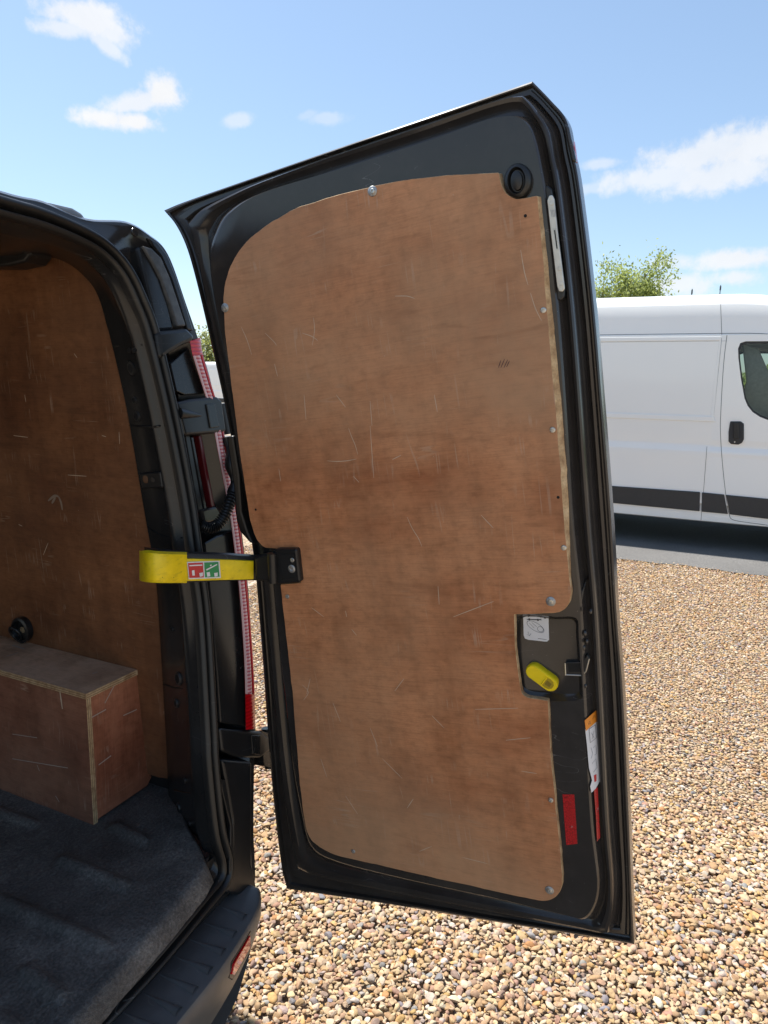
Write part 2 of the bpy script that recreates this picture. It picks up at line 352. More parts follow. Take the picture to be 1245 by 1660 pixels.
# ------------------------------------------------------------------ object helpers
ROOT_LOC = {}
def thing(name, loc, label, cat, group=None):
    o = bpy.data.objects.new(name, None); o.empty_display_size = .2; o.location = loc; COL.objects.link(o)
    o['label'] = label; o['category'] = cat
    if group: o['group'] = group
    ROOT_LOC[o.name] = Vector(loc); return o
def link(name, me, mats, parent=None, loc=None, label=None, cat=None, kind=None, group=None):
    """world-space mesh -> object; with a parent the coordinates become local to the parent's root"""
    if not isinstance(mats, (list, tuple)): mats = [mats]
    for m in mats: me.materials.append(m)
    o = bpy.data.objects.new(name, me); COL.objects.link(o)
    base = Vector(ROOT_LOC[parent.name]) if parent else Vector((0, 0, 0))
    if parent:
        o.parent = parent; me.transform(Matrix.Translation(-base))
    elif loc is not None:
        me.transform(Matrix.Translation(-Vector(loc))); o.location = loc
    ROOT_LOC[o.name] = base
    for k, v in (('label', label), ('category', cat), ('kind', kind), ('group', group)):
        if v: o[k] = v
    return o
def instance(src, parent, loc):
    o = src.copy(); COL.objects.link(o); o.parent = parent; o.location = loc; return o
def mesh_of(verts, faces, smooth=False, name='mesh', mi=None):
    me = bpy.data.meshes.new(name); me.from_pydata([tuple(v) for v in verts], [], [tuple(f) for f in faces]); me.update()
    if smooth:
        me.polygons.foreach_set('use_smooth', [True]*len(me.polygons))
    if mi is not None: me.polygons.foreach_set('material_index', mi)
    return me
def bm_mesh(bm, smooth=False):
    bmesh.ops.recalc_face_normals(bm, faces=bm.faces[:])
    me = bpy.data.meshes.new('mesh'); bm.to_mesh(me); bm.free()
    if smooth: me.polygons.foreach_set('use_smooth', [True]*len(me.polygons))
    return me
def bevel(o, w, seg=2, ang=35):
    b = o.modifiers.new('bevel', 'BEVEL'); b.width = w; b.segments = seg; b.limit_method = 'ANGLE'; b.angle_limit = math.radians(ang); b.harden_normals = False
    return o
def sharp(me, ang=40):
    me.polygons.foreach_set('use_smooth', [True]*len(me.polygons))
    try: me.set_sharp_from_angle(angle=math.radians(ang))
    except Exception: pass
def slab_mesh(pts, off, uv=None):
    """polygon outline (3D points) extruded by vector off"""
    bm = bmesh.new(); n = len(pts)
    a = [bm.verts.new(p) for p in pts]; c = [bm.verts.new(Vector(p)+off) for p in pts]
    bm.faces.new(a); bm.faces.new(c[::-1])
    for i in range(n): bm.faces.new((a[i], c[i], c[(i+1) % n], a[(i+1) % n]))
    if uv:
        l = bm.loops.layers.uv.new('UVMap')
        for f in bm.faces:
            for lp in f.loops: lp[l].uv = (lp.vert.co.dot(uv[0]), lp.vert.co.dot(uv[1]))
    return bm_mesh(bm)
def loft_mesh(loops, closed=True, cap0=False, cap1=False, smooth=True, ang=38):
    n = len(loops[0]); v = [p for l in loops for p in l]; f = []
    for k in range(len(loops)-1):
        for i in range(n if closed else n-1):
            j = (i+1) % n; f.append((k*n+i, k*n+j, (k+1)*n+j, (k+1)*n+i))
    if cap0: f.append(tuple(range(n))[::-1])
    if cap1: f.append(tuple((len(loops)-1)*n+i for i in range(n)))
    me = mesh_of(v, f); bm = bmesh.new(); bm.from_mesh(me); bmesh.ops.recalc_face_normals(bm, faces=bm.faces[:]); bm.to_mesh(me); bm.free()
    if smooth: sharp(me, ang)
    return me
def resample(pts, k=6, closed=False, tension=.5):
    """Catmull-Rom through 3D points"""
    out = []; n = len(pts); P = [Vector(p) for p in pts]
    for i in range(n if closed else n-1):
        g = (lambda q: P[q % n]) if closed else (lambda q: P[min(max(q, 0), n-1)])
        p0, p1, p2, p3 = g(i-1), g(i), g(i+1), g(i+2)
        for s in range(k):
            t = s/k
            out.append(.5*((2*p1)+(p2-p0)*t+(2*p0-5*p1+4*p2-p3)*t*t+(3*p1-p0-3*p2+p3)*t**3))
    if not closed: out.append(P[-1])
    return out
def box_mesh(x0, x1, y0, y1, z0, z1):
    v = [(x, y, z) for x in (x0, x1) for y in (y0, y1) for z in (z0, z1)]
    f = [(0, 1, 3, 2), (4, 6, 7, 5), (0, 4, 5, 1), (2, 3, 7, 6), (0, 2, 6, 4), (1, 5, 7, 3)]
    return mesh_of(v, f)
def join_mesh(ms):
    v = []; f = []
    for m in ms:
        b = len(v); v += [x.co.copy() for x in m.vertices]; f += [tuple(b+i for i in p.vertices) for p in m.polygons]
    return mesh_of(v, f)
def tube_mesh(path, radii, seg=12, caps=True):
    loops = []; n = len(path); up = Vector((.31, .2, .93))
    for i, p in enumerate(path):
        t = (path[min(i+1, n-1)]-path[max(i-1, 0)]).normalized(); a = t.cross(up).normalized(); b = a.cross(t)
        r = radii[i] if isinstance(radii, (list, tuple)) else radii
        loops.append([p+(a*math.cos(q)+b*math.sin(q))*r for q in [6.2832*k/seg for k in range(seg)]])
    return loft_mesh(loops, True, caps, caps, True, 50)
def ribbon(pts, w, n, lift=0.0):
    """flat thin strip along points lying on a surface of normal n"""
    v = []; f = []
    for i, p in enumerate(pts):
        t = (pts[min(i+1, len(pts)-1)]-pts[max(i-1, 0)]).normalized(); s = n.cross(t).normalized()
        ww = w*(.35+.65*math.sin(math.pi*(i+.35)/(len(pts)-.3)))
        v += [p+s*ww*.5+n*lift, p-s*ww*.5+n*lift]
        if i: f.append((2*i-2, 2*i-1, 2*i+1, 2*i))
    return mesh_of(v, f)
def line_strip(pts, w, n):
    v = []; f = []
    for i, p in enumerate(pts):
        t = (pts[min(i+1, len(pts)-1)]-pts[max(i-1, 0)]).normalized(); s = n.cross(t).normalized()
        v += [p+s*w*.5, p-s*w*.5]
        if i: f.append((2*i-2, 2*i-1, 2*i+1, 2*i))
    return mesh_of(v, f)
def disc_mesh(c, n, r, h, seg=16, a=None, ratio=1.0, dome=0.0):
    """short cylinder standing on a surface: centre, normal, radius, height"""
    n = n.normalized(); a = (a or n.cross(Vector((.2, .9, .3)))); a = (a-n*a.dot(n)).normalized(); b = n.cross(a)
    ring = lambda s, z: [c+n*z+(a*math.cos(q)+b*math.sin(q)*ratio)*r*s for q in [6.2832*k/seg for k in range(seg)]]
    return loft_mesh([ring(1, 0), ring(1, h*.7), ring(.9, h), ring(.45, h+dome)], True, True, True, True, 40)

# ================================================================== THE SETTING
g = link('gravel_ground', mesh_of([(-150, -150, -.012), (400, -150, -.012), (400, 200, -.012), (-150, 200, -.012)], [(0, 1, 2, 3)]), ground_mat(), kind='structure')
def wavy_road():
    ys = np.arange(-60, 90, .12); v = []; f = []
    for i, y in enumerate(ys):
        e = 6.22 + .05*mnoise.noise((y*2.1, 3, 0)) + .03*mnoise.noise((y*9, 7, 0)) - .01*y
        v += [(e, y, .006), (e+.12, y, .012), (15.5, y, .012)]
        if i: b = 3*i; f += [(b-3, b-2, b+1, b), (b-2, b-1, b+2, b+1)]
    return mesh_of(v, f)
link('road', wavy_road(), road_mat(), kind='structure')
verge_m = simple('verge_grass', (.07, .095, .03), .9, var=.5, scale=4, bstr=.5, bscale=20)
link('grass_verge', mesh_of([(30, -150, .01), (400, -150, .01), (400, 200, .01), (30, 200, .01)], [(0, 1, 2, 3)]), verge_m, kind='structure')

def ico(sub):
    bm = bmesh.new(); bmesh.ops.create_icosphere(bm, subdivisions=sub, radius=1)
    v = np.array([x.co[:] for x in bm.verts]); f = np.array([[q.index for q in p.verts] for p in bm.faces]); bm.free(); return v, f
def pebble_field():
    pal = np.array([.91, .86, .86])*np.array([(.50, .36, .20), (.45, .31, .165), (.56, .43, .26), (.40, .27, .15), (.52, .34, .14), (.44, .24, .10), (.36, .23, .155),
                    (.30, .215, .165), (.62, .51, .35), (.66, .60, .49), (.33, .31, .29), (.24, .235, .235), (.42, .36, .30), (.48, .37, .24)])
    wt = np.array([15, 12, 13, 9, 5, 2.5, 9, 5, 9, 2.5, 3, 1.8, 8, 13.]); wt /= wt.sum()
    V = []; Fa = []; Cc = []; Sm = []; base = 0
    v1, f1 = ico(2); v0, f0 = ico(1)
    def shapes(v, k):
        out = []
        for i in range(k):
            s = np.random.default_rng(100+i); w = v.copy()
            for _ in range(s.integers(6, 11)):            # clip by a few planes: angular broken stone, then soften
                n = s.normal(size=3); n /= np.linalg.norm(n); d = w@n; lim = s.uniform(.42, .82)
                w = w - np.outer(np.clip(d-lim, 0, None)*.95, n)
            for p in range(len(w)): w[p] *= 1+.10*mnoise.noise(Vector(w[p]*1.7)+Vector((i*3.1, 0, 0)))
            out.append(w)
        return out
    SH = {2: (shapes(v1, 14), f1), 1: (shapes(v0, 14), f0)}
    def scatter(x0, x1, y0, y1, sp, level, rmin, rmax, zlo, zhi, keep=1.0):
        xs, ys = np.meshgrid(np.arange(x0, x1, sp), np.arange(y0, y1, sp*.88))
        xs = xs + (np.arange(xs.shape[0]) % 2)[:, None]*sp*.5
        px = (xs+rng.uniform(-.42, .42, xs.shape)*sp).ravel(); py = (ys+rng.uniform(-.42, .42, ys.shape)*sp).ravel()
        # keep what the frame (and a step aside) can see
        m = rng.random(px.size) < keep
        lo = -1.95 - .02*px; m &= (py > lo)
        m &= px < 6.3 + .08*rng.normal(size=px.size) - .01*py
        px = px[m]; py = py[m]
        q = np.stack([px-CAM.x, py-CAM.y, np.full(px.size, -CAM.z)], 1); zz = q@np.array(FW); uu = CX+F_PX*(q@np.array(RT))/zz; vv = CY-F_PX*(q@np.array(UP))/zz
        inside = (zz > 0) & (uu > 330) & (uu < 1300) & (vv < 1760)
        for lv, sel in ((level, inside), (1, ~inside)): place(px[sel], py[sel], lv, rmin, rmax, zlo, zhi)
    def place(px, py, level, rmin, rmax, zlo, zhi):
        nonlocal base
        shp, ff = SH[level]; k = px.size
        if k == 0: return
        r = rmin+(rmax-rmin)*rng.random(k)**2.1
        idx = rng.integers(0, len(shp), k); a = rng.uniform(0, 6.283, k); tilt = rng.normal(0, .34, k); ta = rng.uniform(0, 6.283, k)
        T = np.stack(shp)[idx]
        sc = np.stack([r*rng.uniform(.95, 1.5, k), r*rng.uniform(.75, 1.1, k), r*rng.uniform(.42, .72, k)], 1)
        P = T*sc[:, None, :]
        ca, sa = np.cos(a)[:, None], np.sin(a)[:, None]
        ct, st = np.cos(tilt)[:, None], np.sin(tilt)[:, None]
        y2 = P[:, :, 1]*ct-P[:, :, 2]*st; z2 = P[:, :, 1]*st+P[:, :, 2]*ct
        x3 = P[:, :, 0]*ca-y2*sa; y3 = P[:, :, 0]*sa+y2*ca
        P = np.stack([x3+px[:, None], y3+py[:, None], z2+rng.uniform(zlo, zhi, k)[:, None]], 2)
        c = pal[rng.choice(len(pal), k, p=wt)]*rng.uniform(.84, 1.14, (k, 1))*rng.uniform(.95, 1.05, (k, 3))
        nv = T.shape[1]
        V.append(P.reshape(-1, 3)); Fa.append((ff[None]+(np.arange(k)*nv)[:, None, None]+base).reshape(-1, 3)); Cc.append(np.repeat(c, nv, 0)); Sm.append(np.repeat(rng.random(k) > .45, len(ff))); base += k*nv
    scatter(.45, 2.3, -1.9, 1.3, .0142, 2, .0060, .0115, -.002, .003)
    scatter(.45, 2.3, -1.9, 1.3, .0235, 2, .0080, .0158, .001, .005, .6)
    scatter(2.3, 4.2, -2.1, 2.2, .0150, 1, .0062, .0118, -.002, .005)
    scatter(4.2, 6.5, -2.2, 3.0, .0180, 1, .0074, .0135, -.002, .005)
    v = np.concatenate(V); f = np.concatenate(Fa); c = np.concatenate(Cc)
    me = bpy.data.meshes.new('gravel'); me.vertices.add(len(v)); me.vertices.foreach_set('co', v.astype(np.float32).ravel())
    me.loops.add(f.size); me.loops.foreach_set('vertex_index', f.astype(np.int32).ravel())
    me.polygons.add(len(f)); me.polygons.foreach_set('loop_start', np.arange(0, f.size, 3, dtype=np.int32)); me.polygons.foreach_set('loop_total', np.full(len(f), 3, dtype=np.int32))
    me.polygons.foreach_set('use_smooth', np.concatenate(Sm)); me.update()
    at = me.attributes.new('stone', 'FLOAT_COLOR', 'POINT'); at.data.foreach_set('color', np.concatenate([c, np.ones((len(c), 1))], 1).astype(np.float32).ravel())
    print('gravel tris', len(f))
    return link('gravel', me, pebble_m, kind='stuff')
gv = pebble_field(); gv['label'] = 'loose tan, ochre and grey gravel stones covering the yard'

# ================================================================== THE DARK VAN
van = thing('panel_van', (0, 1.6, 0), 'dark grey van at left, rear door open, load bay lined in plywood', 'van')
YAX = Vector((0, 1, 0)); ZAX = Vector((0, 0, 1)); XAX = Vector((1, 0, 0))
def mir(pts): return [Vector((-p.x, p.y, p.z)) for p in reversed(pts)]
def full(pts): return mir(pts[1:])+list(pts)      # pts start on the centre line x=0

# ---- keyed curves round the right half of the rear opening (seal line S, outer corner C, inner pillar edge K)
S_px = [(0, 335), (60, 352), (120, 376), (165, 402), (200, 440), (225, 490), (245, 545), (275, 670), (302, 810), (315, 905), (328, 1005), (338, 1180), (341, 1240), (352, 1345), (364, 1395), (359, 1428), (330, 1465), (250, 1560), (160, 1655)]
S_key = [A(*p) for p in S_px]
zt = S_key[0].z
S_key = [Vector((0, .15*(zt+.012-1), zt+.012)), Vector((.25, .15*(zt+.008-1), zt+.008))]+S_key
zb = S_key[-1].z; S_key += [Vector((.2, S_key[-1].y, zb)), Vector((.0, S_key[-1].y, zb))]
S_cur = resample(S_key, 6)
def sweep_profile(cur, prof, n, flip=1):
    loops = []
    for b, h in prof:
        l = []
        for i, p in enumerate(cur):
            t = (cur[min(i+1, len(cur)-1)]-cur[max(i-1, 0)]).normalized(); s = t.cross(n).normalized()*flip
            l.append(p+s*b-n*h)
        loops.append(l)
    return loops
seal_prof = [(-.017, -.006), (-.017, .004), (-.014, .011), (-.009, .012), (-.006, .007), (-.0048, -.003), (-.0015, -.004), (0, .001), (.0015, .012), (.006, .016), (.011, .0145), (.0145, .008), (.016, -.006)]
loops = [full(l) for l in sweep_profile(S_cur, seal_prof, AN)]
link('weather_seal', loft_mesh(loops, False, ang=60), rubber, van)
E_in = sweep_profile(S_cur, [(-.016, -.003)], AN)[0]; E_out = sweep_profile(S_cur, [(.015, -.003)], AN)[0]
# which side is outward?
if E_out[len(E_out)//2].x < E_in[len(E_in)//2].x: E_in, E_out = E_out, E_in

# ---- outer corner curve
C_px = [(0, 312), (70, 329), (140, 357), (205, 362), (243, 383), (272, 412), (300, 488), (340, 612), (382, 800), (397, 905), (406, 1005), (414, 1180), (412, 1240), (411, 1345), (413, 1395), (413, 1428)]
C_key = [A(p[0], p[1], .012) for p in C_px]
c0 = C_key[0]
C_key = [Vector((0, c0.y, c0.z+.02)), Vector((.25, c0.y, c0.z+.013))]+C_key
cl = C_key[-1]
C_key += [Vector((.80, cl.y, .445)), Vector((.60, cl.y, .44)), Vector((.4, cl.y, .44)), Vector((.2, cl.y, .44)), Vector((0, cl.y, .44))]
C_cur = resample(C_key, 6)
assert len(C_cur) == len(S_cur), (len(C_cur), len(S_cur))
def lerp_loop(a, b, s, sh=Vector((0, 0, 0))): return [p.lerp(q, s)+sh for p, q in zip(a, b)]
nS = len(S_cur)
def depth_loop(s, dmax):
    out = []
    for i, (p, q) in enumerate(zip(E_out, C_cur)):
        k = i/(nS-1)
        dd = dmax*float(np.interp(k, [0, .24, .33, .42, .60, .66, .76, .8], [.05, .05, .6, 1, 1, .5, .4, 0]))
        out.append(p.lerp(q, s)+YAX*dd)
    return out
ext = [E_out, depth_loop(.06, .03), depth_loop(.22, .055), depth_loop(.62, .055), depth_loop(.78, .03), depth_loop(.9, .004), C_cur]
link('rear_frame', loft_mesh([full(l) for l in ext], False, ang=30), paint, van)
# body sides, roof and nose as one skin lofted forward from the rear corner
def side_loop(y, wid, zs, top):
    out = []
    for p in C_cur:
        z = p.z
        if z > 1.0: z = 1.0+(z-1.0)*zs
        x = p.x*wid
        out.append(Vector((x, y+.15*(p.z-1)*(1 if y < 1 else 0), z-(0 if z > .5 else .18))))
    return out
L1 = [p+Vector((.010 if p.x > .3 else 0, .012, .006)) for p in C_cur]
L2 = [p+Vector((.05*min(1, p.x/.7), .11, .022)) for p in C_cur]
L3 = [p+Vector((.085*min(1, p.x/.7), .45, .085 if p.z > 1.7 else .05)) for p in C_cur]
body = [C_cur, L1, L2, L3, side_loop(1.0, 1.12, 1.15, 0), side_loop(2.2, 1.13, 1.16, 0), side_loop(2.9, 1.13, 1.16, 0), side_loop(3.35, 1.12, .72, 0), side_loop(3.75, 1.10, .22, 0), side_loop(4.35, 1.04, .05, 0), side_loop(4.55, .95, -.15, 0)]
me = loft_mesh([full(l) for l in body], False, False, True, ang=40)
bm = bmesh.new(); bm.from_mesh(me)          # made-up opening in the unseen left side, added to let daylight in
bmesh.ops.delete(bm, geom=[f for f in bm.faces if 1.0 < f.calc_center_median().y < 2.2 and f.calc_center_median().x < -.7 and .56 < f.calc_center_median().z < 1.36], context='FACES')
bm.to_mesh(me); bm.free()
bo = link('body', me, paint, van)
# ---- inner pillar and header trim
def Wc(px, py): return W(px, py)
K_key = [Vector((0, .32, 1.735)), Vector((.25, .32, 1.735)), Vector((.45, .32, 1.733)), Vector((.57, .32, 1.732)), W(60, 413), W(105, 422), W(140, 448), W(160, 478), W(176, 535), W(205, 660), W(235, 835), W(247, 900), W(255, 965), W(268, 1180), W(271, 1240), W(276, 1300), Zp(312, 1352, .576), Zp(334, 1402, .568), Zp(312, 1432, .567), Zp(232, 1528, .567), Zp(142, 1636, .567), Vector((.2, -.10, .567)), Vector((0, -.10, .567))]
K_cur = resample(K_key, 6)
assert len(K_cur) == nS
def pil(s, sx, sy):
    return [p.lerp(q, s)+Vector((-sx*min(1, p.x/.6), sy, -sx*.6 if p.z > 1.6 else 0)) for p, q in zip(E_in, K_cur)]
pl = [E_in, pil(.04, .003, .002), pil(.10, .009, .003), pil(.15, .013, .003), pil(.19, .014, .003), pil(.23, .011, .002), pil(.30, .009, 0), pil(.6, .009, 0), pil(.94, .006, 0), K_cur, [p+Vector((.03 if p.x > .3 else 0, .012, .01)) for p in K_cur]]
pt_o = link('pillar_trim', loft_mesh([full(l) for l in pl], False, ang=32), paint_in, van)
def bvh_of(o):
    b = ROOT_LOC[o.name]
    return BVHTree.FromPolygons([v.co+b for v in o.data.vertices], [tuple(p.vertices) for p in o.data.polygons])
pil_bvh = bvh_of(pt_o)
def pillar_pt(px, py, lift=.004):
    """point on the inboard face of the pillar"""
    loc, nrm, i_, d_ = pil_bvh.ray_cast(CAM, pix_dir(px, py))
    if nrm.dot(CAM-loc) < 0: nrm = -nrm
    return loc, nrm
fx = []
for px, py, r, ratio in ((213, 597, .011, 1.5), (218, 649, .006, 1.2), (222, 675, .009, 1.2), (286, 1140, .008, 1.4), (279, 1020, .004, 1), (300, 1265, .005, 1), (210, 568, .004, 1), (218, 568, .004, 1), (290, 1310, .01, 1.2), (289, 1100, .012, 1.2), (308, 1335, .004, 1)):
    p, n = pillar_pt(px, py); mring = disc_mesh(p-n*.006, n, r*1.25, .0085, 14, HV, 1/ratio)
    o = link('access_hole', mring, plastic, van)
    link('hole_void', disc_mesh(p+n*.0026, n, r*.8, .0008, 12, HV, 1/ratio), void, o)
# shut lines between the pillar's pressed panels
for pts in (((187, 561), (231, 559)), ((211, 690), (250, 692), (259, 690)), ((240, 855), (262, 868), (296, 872)), ((265, 1110), (286, 1116), (322, 1114)), ((283, 1281), (300, 1285), (330, 1287))):
    P = [];
    for p in pts:
        q, n = pillar_pt(*p); P.append(q)
    o = link('panel_step', tube_mesh(resample(P, 4), .0022, 6), paint_in, van)
p, n = pillar_pt(243, 776)
o = link('striker_bracket', slab_mesh([pillar_pt(*q)[0] for q in ((229, 766), (262, 764), (266, 790), (233, 792))], n*.006), plastic, van); bevel(o, .003)
o2 = link('bolt_hole', disc_mesh(pillar_pt(240, 776)[0]+n*.0062, n, .008, .001, 14), simple('brown_void', (.12, .06, .03), .8), o)
o2 = link('bolt_head', disc_mesh(pillar_pt(253, 777)[0]+n*.0062, n, .005, .003, 12), plastic, o)

# ---- plywood side linings, floor, roof lining and bulkhead
wall_px = [(-60, 430), (0, 428), (40, 418), (75, 413), (105, 422), (140, 448), (160, 478), (176, 535), (205, 660), (235, 835), (247, 900), (255, 965), (268, 1180), (271, 1240), (273, 1262), (238, 1238), (-60, 1160)]
wp = [W(*p) for p in wall_px[1:15]]
def w3(y, z): return Vector((.82-.08*(z-.58), y, z))
outline = [w3(2.5, 1.70)]+wp+[w3(wp[-1].y+.03, .62), w3(2.5, .60)]
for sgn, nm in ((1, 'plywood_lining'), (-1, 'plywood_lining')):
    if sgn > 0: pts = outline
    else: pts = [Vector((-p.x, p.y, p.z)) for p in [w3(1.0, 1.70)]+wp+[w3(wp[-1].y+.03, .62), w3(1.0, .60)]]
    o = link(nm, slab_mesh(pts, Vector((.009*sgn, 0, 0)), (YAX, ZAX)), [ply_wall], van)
lint = [w3(wp[-1].y-.03, .575), w3(.45, .575), w3(.45, .66), w3(wp[-1].y-.03, .66)]
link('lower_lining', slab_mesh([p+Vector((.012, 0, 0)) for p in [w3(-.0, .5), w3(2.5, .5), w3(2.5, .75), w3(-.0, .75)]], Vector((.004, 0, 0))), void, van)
link('bulkhead', box_mesh(-.84, .84, 2.5, 2.52, .5, 1.8), plastic, van)
link('load_floor', box_mesh(-.84, .84, -.055, 2.5, .545, .566), plastic, van)
link('roof_lining', mesh_of([(-.85, .14, 1.765), (.85, .14, 1.765), (.85, 2.5, 1.79), (-.85, 2.5, 1.79)], [(0, 1, 2, 3)]), paint_in, van)
# interior lamp on the roof rail
lp = [W(*p, .06) for p in ((-40, 405), (47, 403), (50, 412), (40, 425), (10, 432), (-40, 432))]
o = link('interior_lamp', slab_mesh(lp, Vector((.05, 0, 0))), plastic, van); bevel(o, .006, 3)
# torn label and scuffs on the wall
def wall_marks(lst, name, m, w):
    ms = []
    for pts in lst:
        P = [W(*p, .0006) for p in pts]; ms.append(ribbon(resample(P, 3), w, WN))
    link(name, join_mesh(ms), m, van, kind='stuff')
wall_marks([[(78, 812), (88, 804), (95, 805)], [(95, 805), (99, 815), (101, 827)], [(90, 806), (84, 816)]], 'tape_remnant', simple('old_tape', (.24, .18, .13), .7), .006)
wall_marks([[(22, 706), (45, 709)], [(120, 573), (125, 580)], [(165, 706), (172, 708)], [(193, 700), (194, 720)], [(30, 850), (36, 853)], [(40, 640), (42, 652)], [(110, 770), (140, 772)], [(70, 900), (78, 880)]], 'wall_scratch', scratch_m, .0014)
# tie-down cup and ring
tc_ = W(40, 1019, .002)
o = link('tie_down', loft_mesh([[tc_+WN*z+(YAX*math.cos(q)*s+ZAX*math.sin(q)*s*1.05) for q in [6.2832*k/20 for k in range(20)]] for s, z in ((.030, 0), (.030, .014), (.024, .016), (.021, .004))], True, True, True), plastic, van)
rp = [tc_+WN*.018+YAX*(.010+.017*math.cos(q))+ZAX*(-.008+.019*math.sin(q))+WN*.008*math.sin(q) for q in [6.2832*k/18 for k in range(19)]]
link('ring', tube_mesh(rp, .0035, 8), plastic, o)
link('label', disc_mesh(tc_+WN*.004+YAX*.003-ZAX*.002, WN, .008, .001, 10), simple('tan_dot', (.3, .22, .13), .7), o)

# ---- roof details: clip cover, rear corner panel, sealer band, shoulder trim
def aslab(name, px, off, m, th=.006, bev=.002, parent=None):
    o = link(name, slab_mesh([A(p[0], p[1], off) for p in px], AN*th), m, parent or van)
    if bev: bevel(o, bev)
    return o
aslab('roof_moulding', [(55, 325), (80, 327), (118, 336), (135, 346), (141, 358), (120, 356), (90, 342)], .03, simple('grey_cap', (.20, .21, .22), .35, var=.2), .04, .006)
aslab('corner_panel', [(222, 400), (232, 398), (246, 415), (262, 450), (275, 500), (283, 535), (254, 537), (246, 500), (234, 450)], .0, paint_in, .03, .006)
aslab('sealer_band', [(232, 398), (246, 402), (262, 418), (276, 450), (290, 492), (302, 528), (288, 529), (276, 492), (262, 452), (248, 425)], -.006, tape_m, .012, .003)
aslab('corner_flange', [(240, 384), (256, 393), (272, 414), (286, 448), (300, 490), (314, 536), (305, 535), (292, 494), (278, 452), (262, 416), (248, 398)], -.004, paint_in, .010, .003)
link('roof_bolt', disc_mesh(A(217, 377, .004), -AN, .008, .004, 14), paint, van)
o = aslab('shoulder_trim', [(255, 536), (290, 533), (304, 531), (318, 546), (313, 553), (296, 560), (276, 572), (262, 582), (258, 560)], -.018, plastic, .03, .008)
aslab('hinge_plate', [(276, 590), (306, 564), (318, 600), (331, 638), (300, 640), (286, 634)], .004, paint_in, .012, .002)
for pts, m in (([(300, 706), (308, 706), (330, 830), (322, 830)], plastic), ([(322, 706), (327, 706), (349, 822), (343, 822)], simple('dark_red_lens', (.10, .006, .01), .3, coat=.5)), ([(309, 708), (314, 708), (336, 826), (331, 826)], paint_in)):
    aslab('channel_rib', pts, .012, m, .02, .002)
aslab('channel_cap', [(326, 826), (352, 820), (360, 832), (356, 846), (332, 848)], .006, paint, .02, .005)
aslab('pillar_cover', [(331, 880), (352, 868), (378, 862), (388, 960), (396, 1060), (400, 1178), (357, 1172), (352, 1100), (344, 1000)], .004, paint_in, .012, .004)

# ---- tail light strip on the outer corner
lr = [(325, 547), (329, 575), (341, 618), (355, 665), (372, 745), (386, 830), (396, 905), (404, 985), (410, 1065), (413, 1125), (414, 1181)]
ll = [(308, 553), (313, 577), (327, 622), (342, 672), (356, 745), (371, 825), (379, 880), (389, 965), (396, 1065), (398, 1125), (399, 1183)]
R_ = resample([A(p[0], p[1], -.008) for p in lr], 5); L_ = resample([A(p[0], p[1], -.008) for p in ll], 5)
tl = thing('x', (0, 0, 0), 'x', 'x'); bpy.data.objects.remove(tl)
hous = link('tail_light', loft_mesh([[p+AN*.0008 for p in L_], [p+AN*.0008 for p in R_], [p+AN*.05+XAX*.012 for p in R_]], False), lens_line, van)
def strip(name, i0, i1, s0, s1, m, bulge=.004):
    loops = []
    for s in np.linspace(s0, s1, 5):
        loops.append([L_[i].lerp(R_[i], s)-AN*(bulge*(1-((s-(s0+s1)/2)/((s1-s0)/2))**2)) for i in range(i0, i1+1)])
    link(name, loft_mesh(loops, False, ang=80), m, hous)
nl = len(L_)-1
strip('red_lens', 0, 5, 0, 1, lens_red); strip('red_lens', nl-5, nl, 0, 1, lens_red)
strip('clear_lens', 5, nl-5, .24, .70, lens_clear); strip('lens_border', 5, nl-5, 0, .24, lens_pale, .002); strip('lens_border', 5, nl-5, .76, 1, lens_line, .002)

# ---- hinges
def hinge(px, rec, off):
    o = link('door_hinge', slab_mesh([A(p[0], p[1], off) for p in px], AN*.045), plastic, van); bevel(o, .006, 3)
    q = link('recess', slab_mesh([A(p[0], p[1], off-.0035) for p in rec], AN*.0030), paint_in, o); bevel(q, .002)
    return o
h1 = hinge([(286, 652), (312, 646), (352, 642), (361, 650), (368, 700), (340, 703), (300, 706)], [(335, 655), (349, 654), (356, 692), (342, 694)], -.012)
link('knuckle', tube_mesh([A(356, 655, .01), A(366, 704, .01)], .014, 12), plastic, h1)
link('rib', tube_mesh([A(290, 670, -.010), A(325, 673, -.016)], [.012, .003], 8), plastic, h1)
h2 = hinge([(356, 1180), (392, 1184), (424, 1186), (438, 1196), (440, 1216), (424, 1228), (388, 1229), (360, 1218)], [(408, 1192), (423, 1192), (423, 1224), (410, 1222)], -.006)
link('knuckle', tube_mesh([A(432, 1180, .01), A(437, 1244, .01)], .012, 12), plastic, h2)
link('bracket', slab_mesh([A(p[0], p[1], .0) for p in ((424, 1185), (440, 1190), (444, 1244), (428, 1242))], AN*.03), paint_in, h2)
# ---- corrugated wiring conduit and its boot
cp = resample([A(326, 852, -.004), A(338, 856, -.012), A(352, 851, -.02), (A(364, 836, -.03)), A(372, 816, -.035), A(379, 800, -.035)], 18)
rad = [.0105+.0022*(1 if (i//2) % 2 else -1) for i in range(len(cp))]
link('wiring_conduit', tube_mesh(cp, rad, 14), plastic, van)
bt = resample([A(380, 804, -.035), A(380, 780, -.03), A(375, 745, -.025), A(370, 712, -.015)], 5)
link('conduit_boot', tube_mesh(bt, [.012+.004*math.sin(i*.9) for i in range(len(bt))], 12), rubber, van)

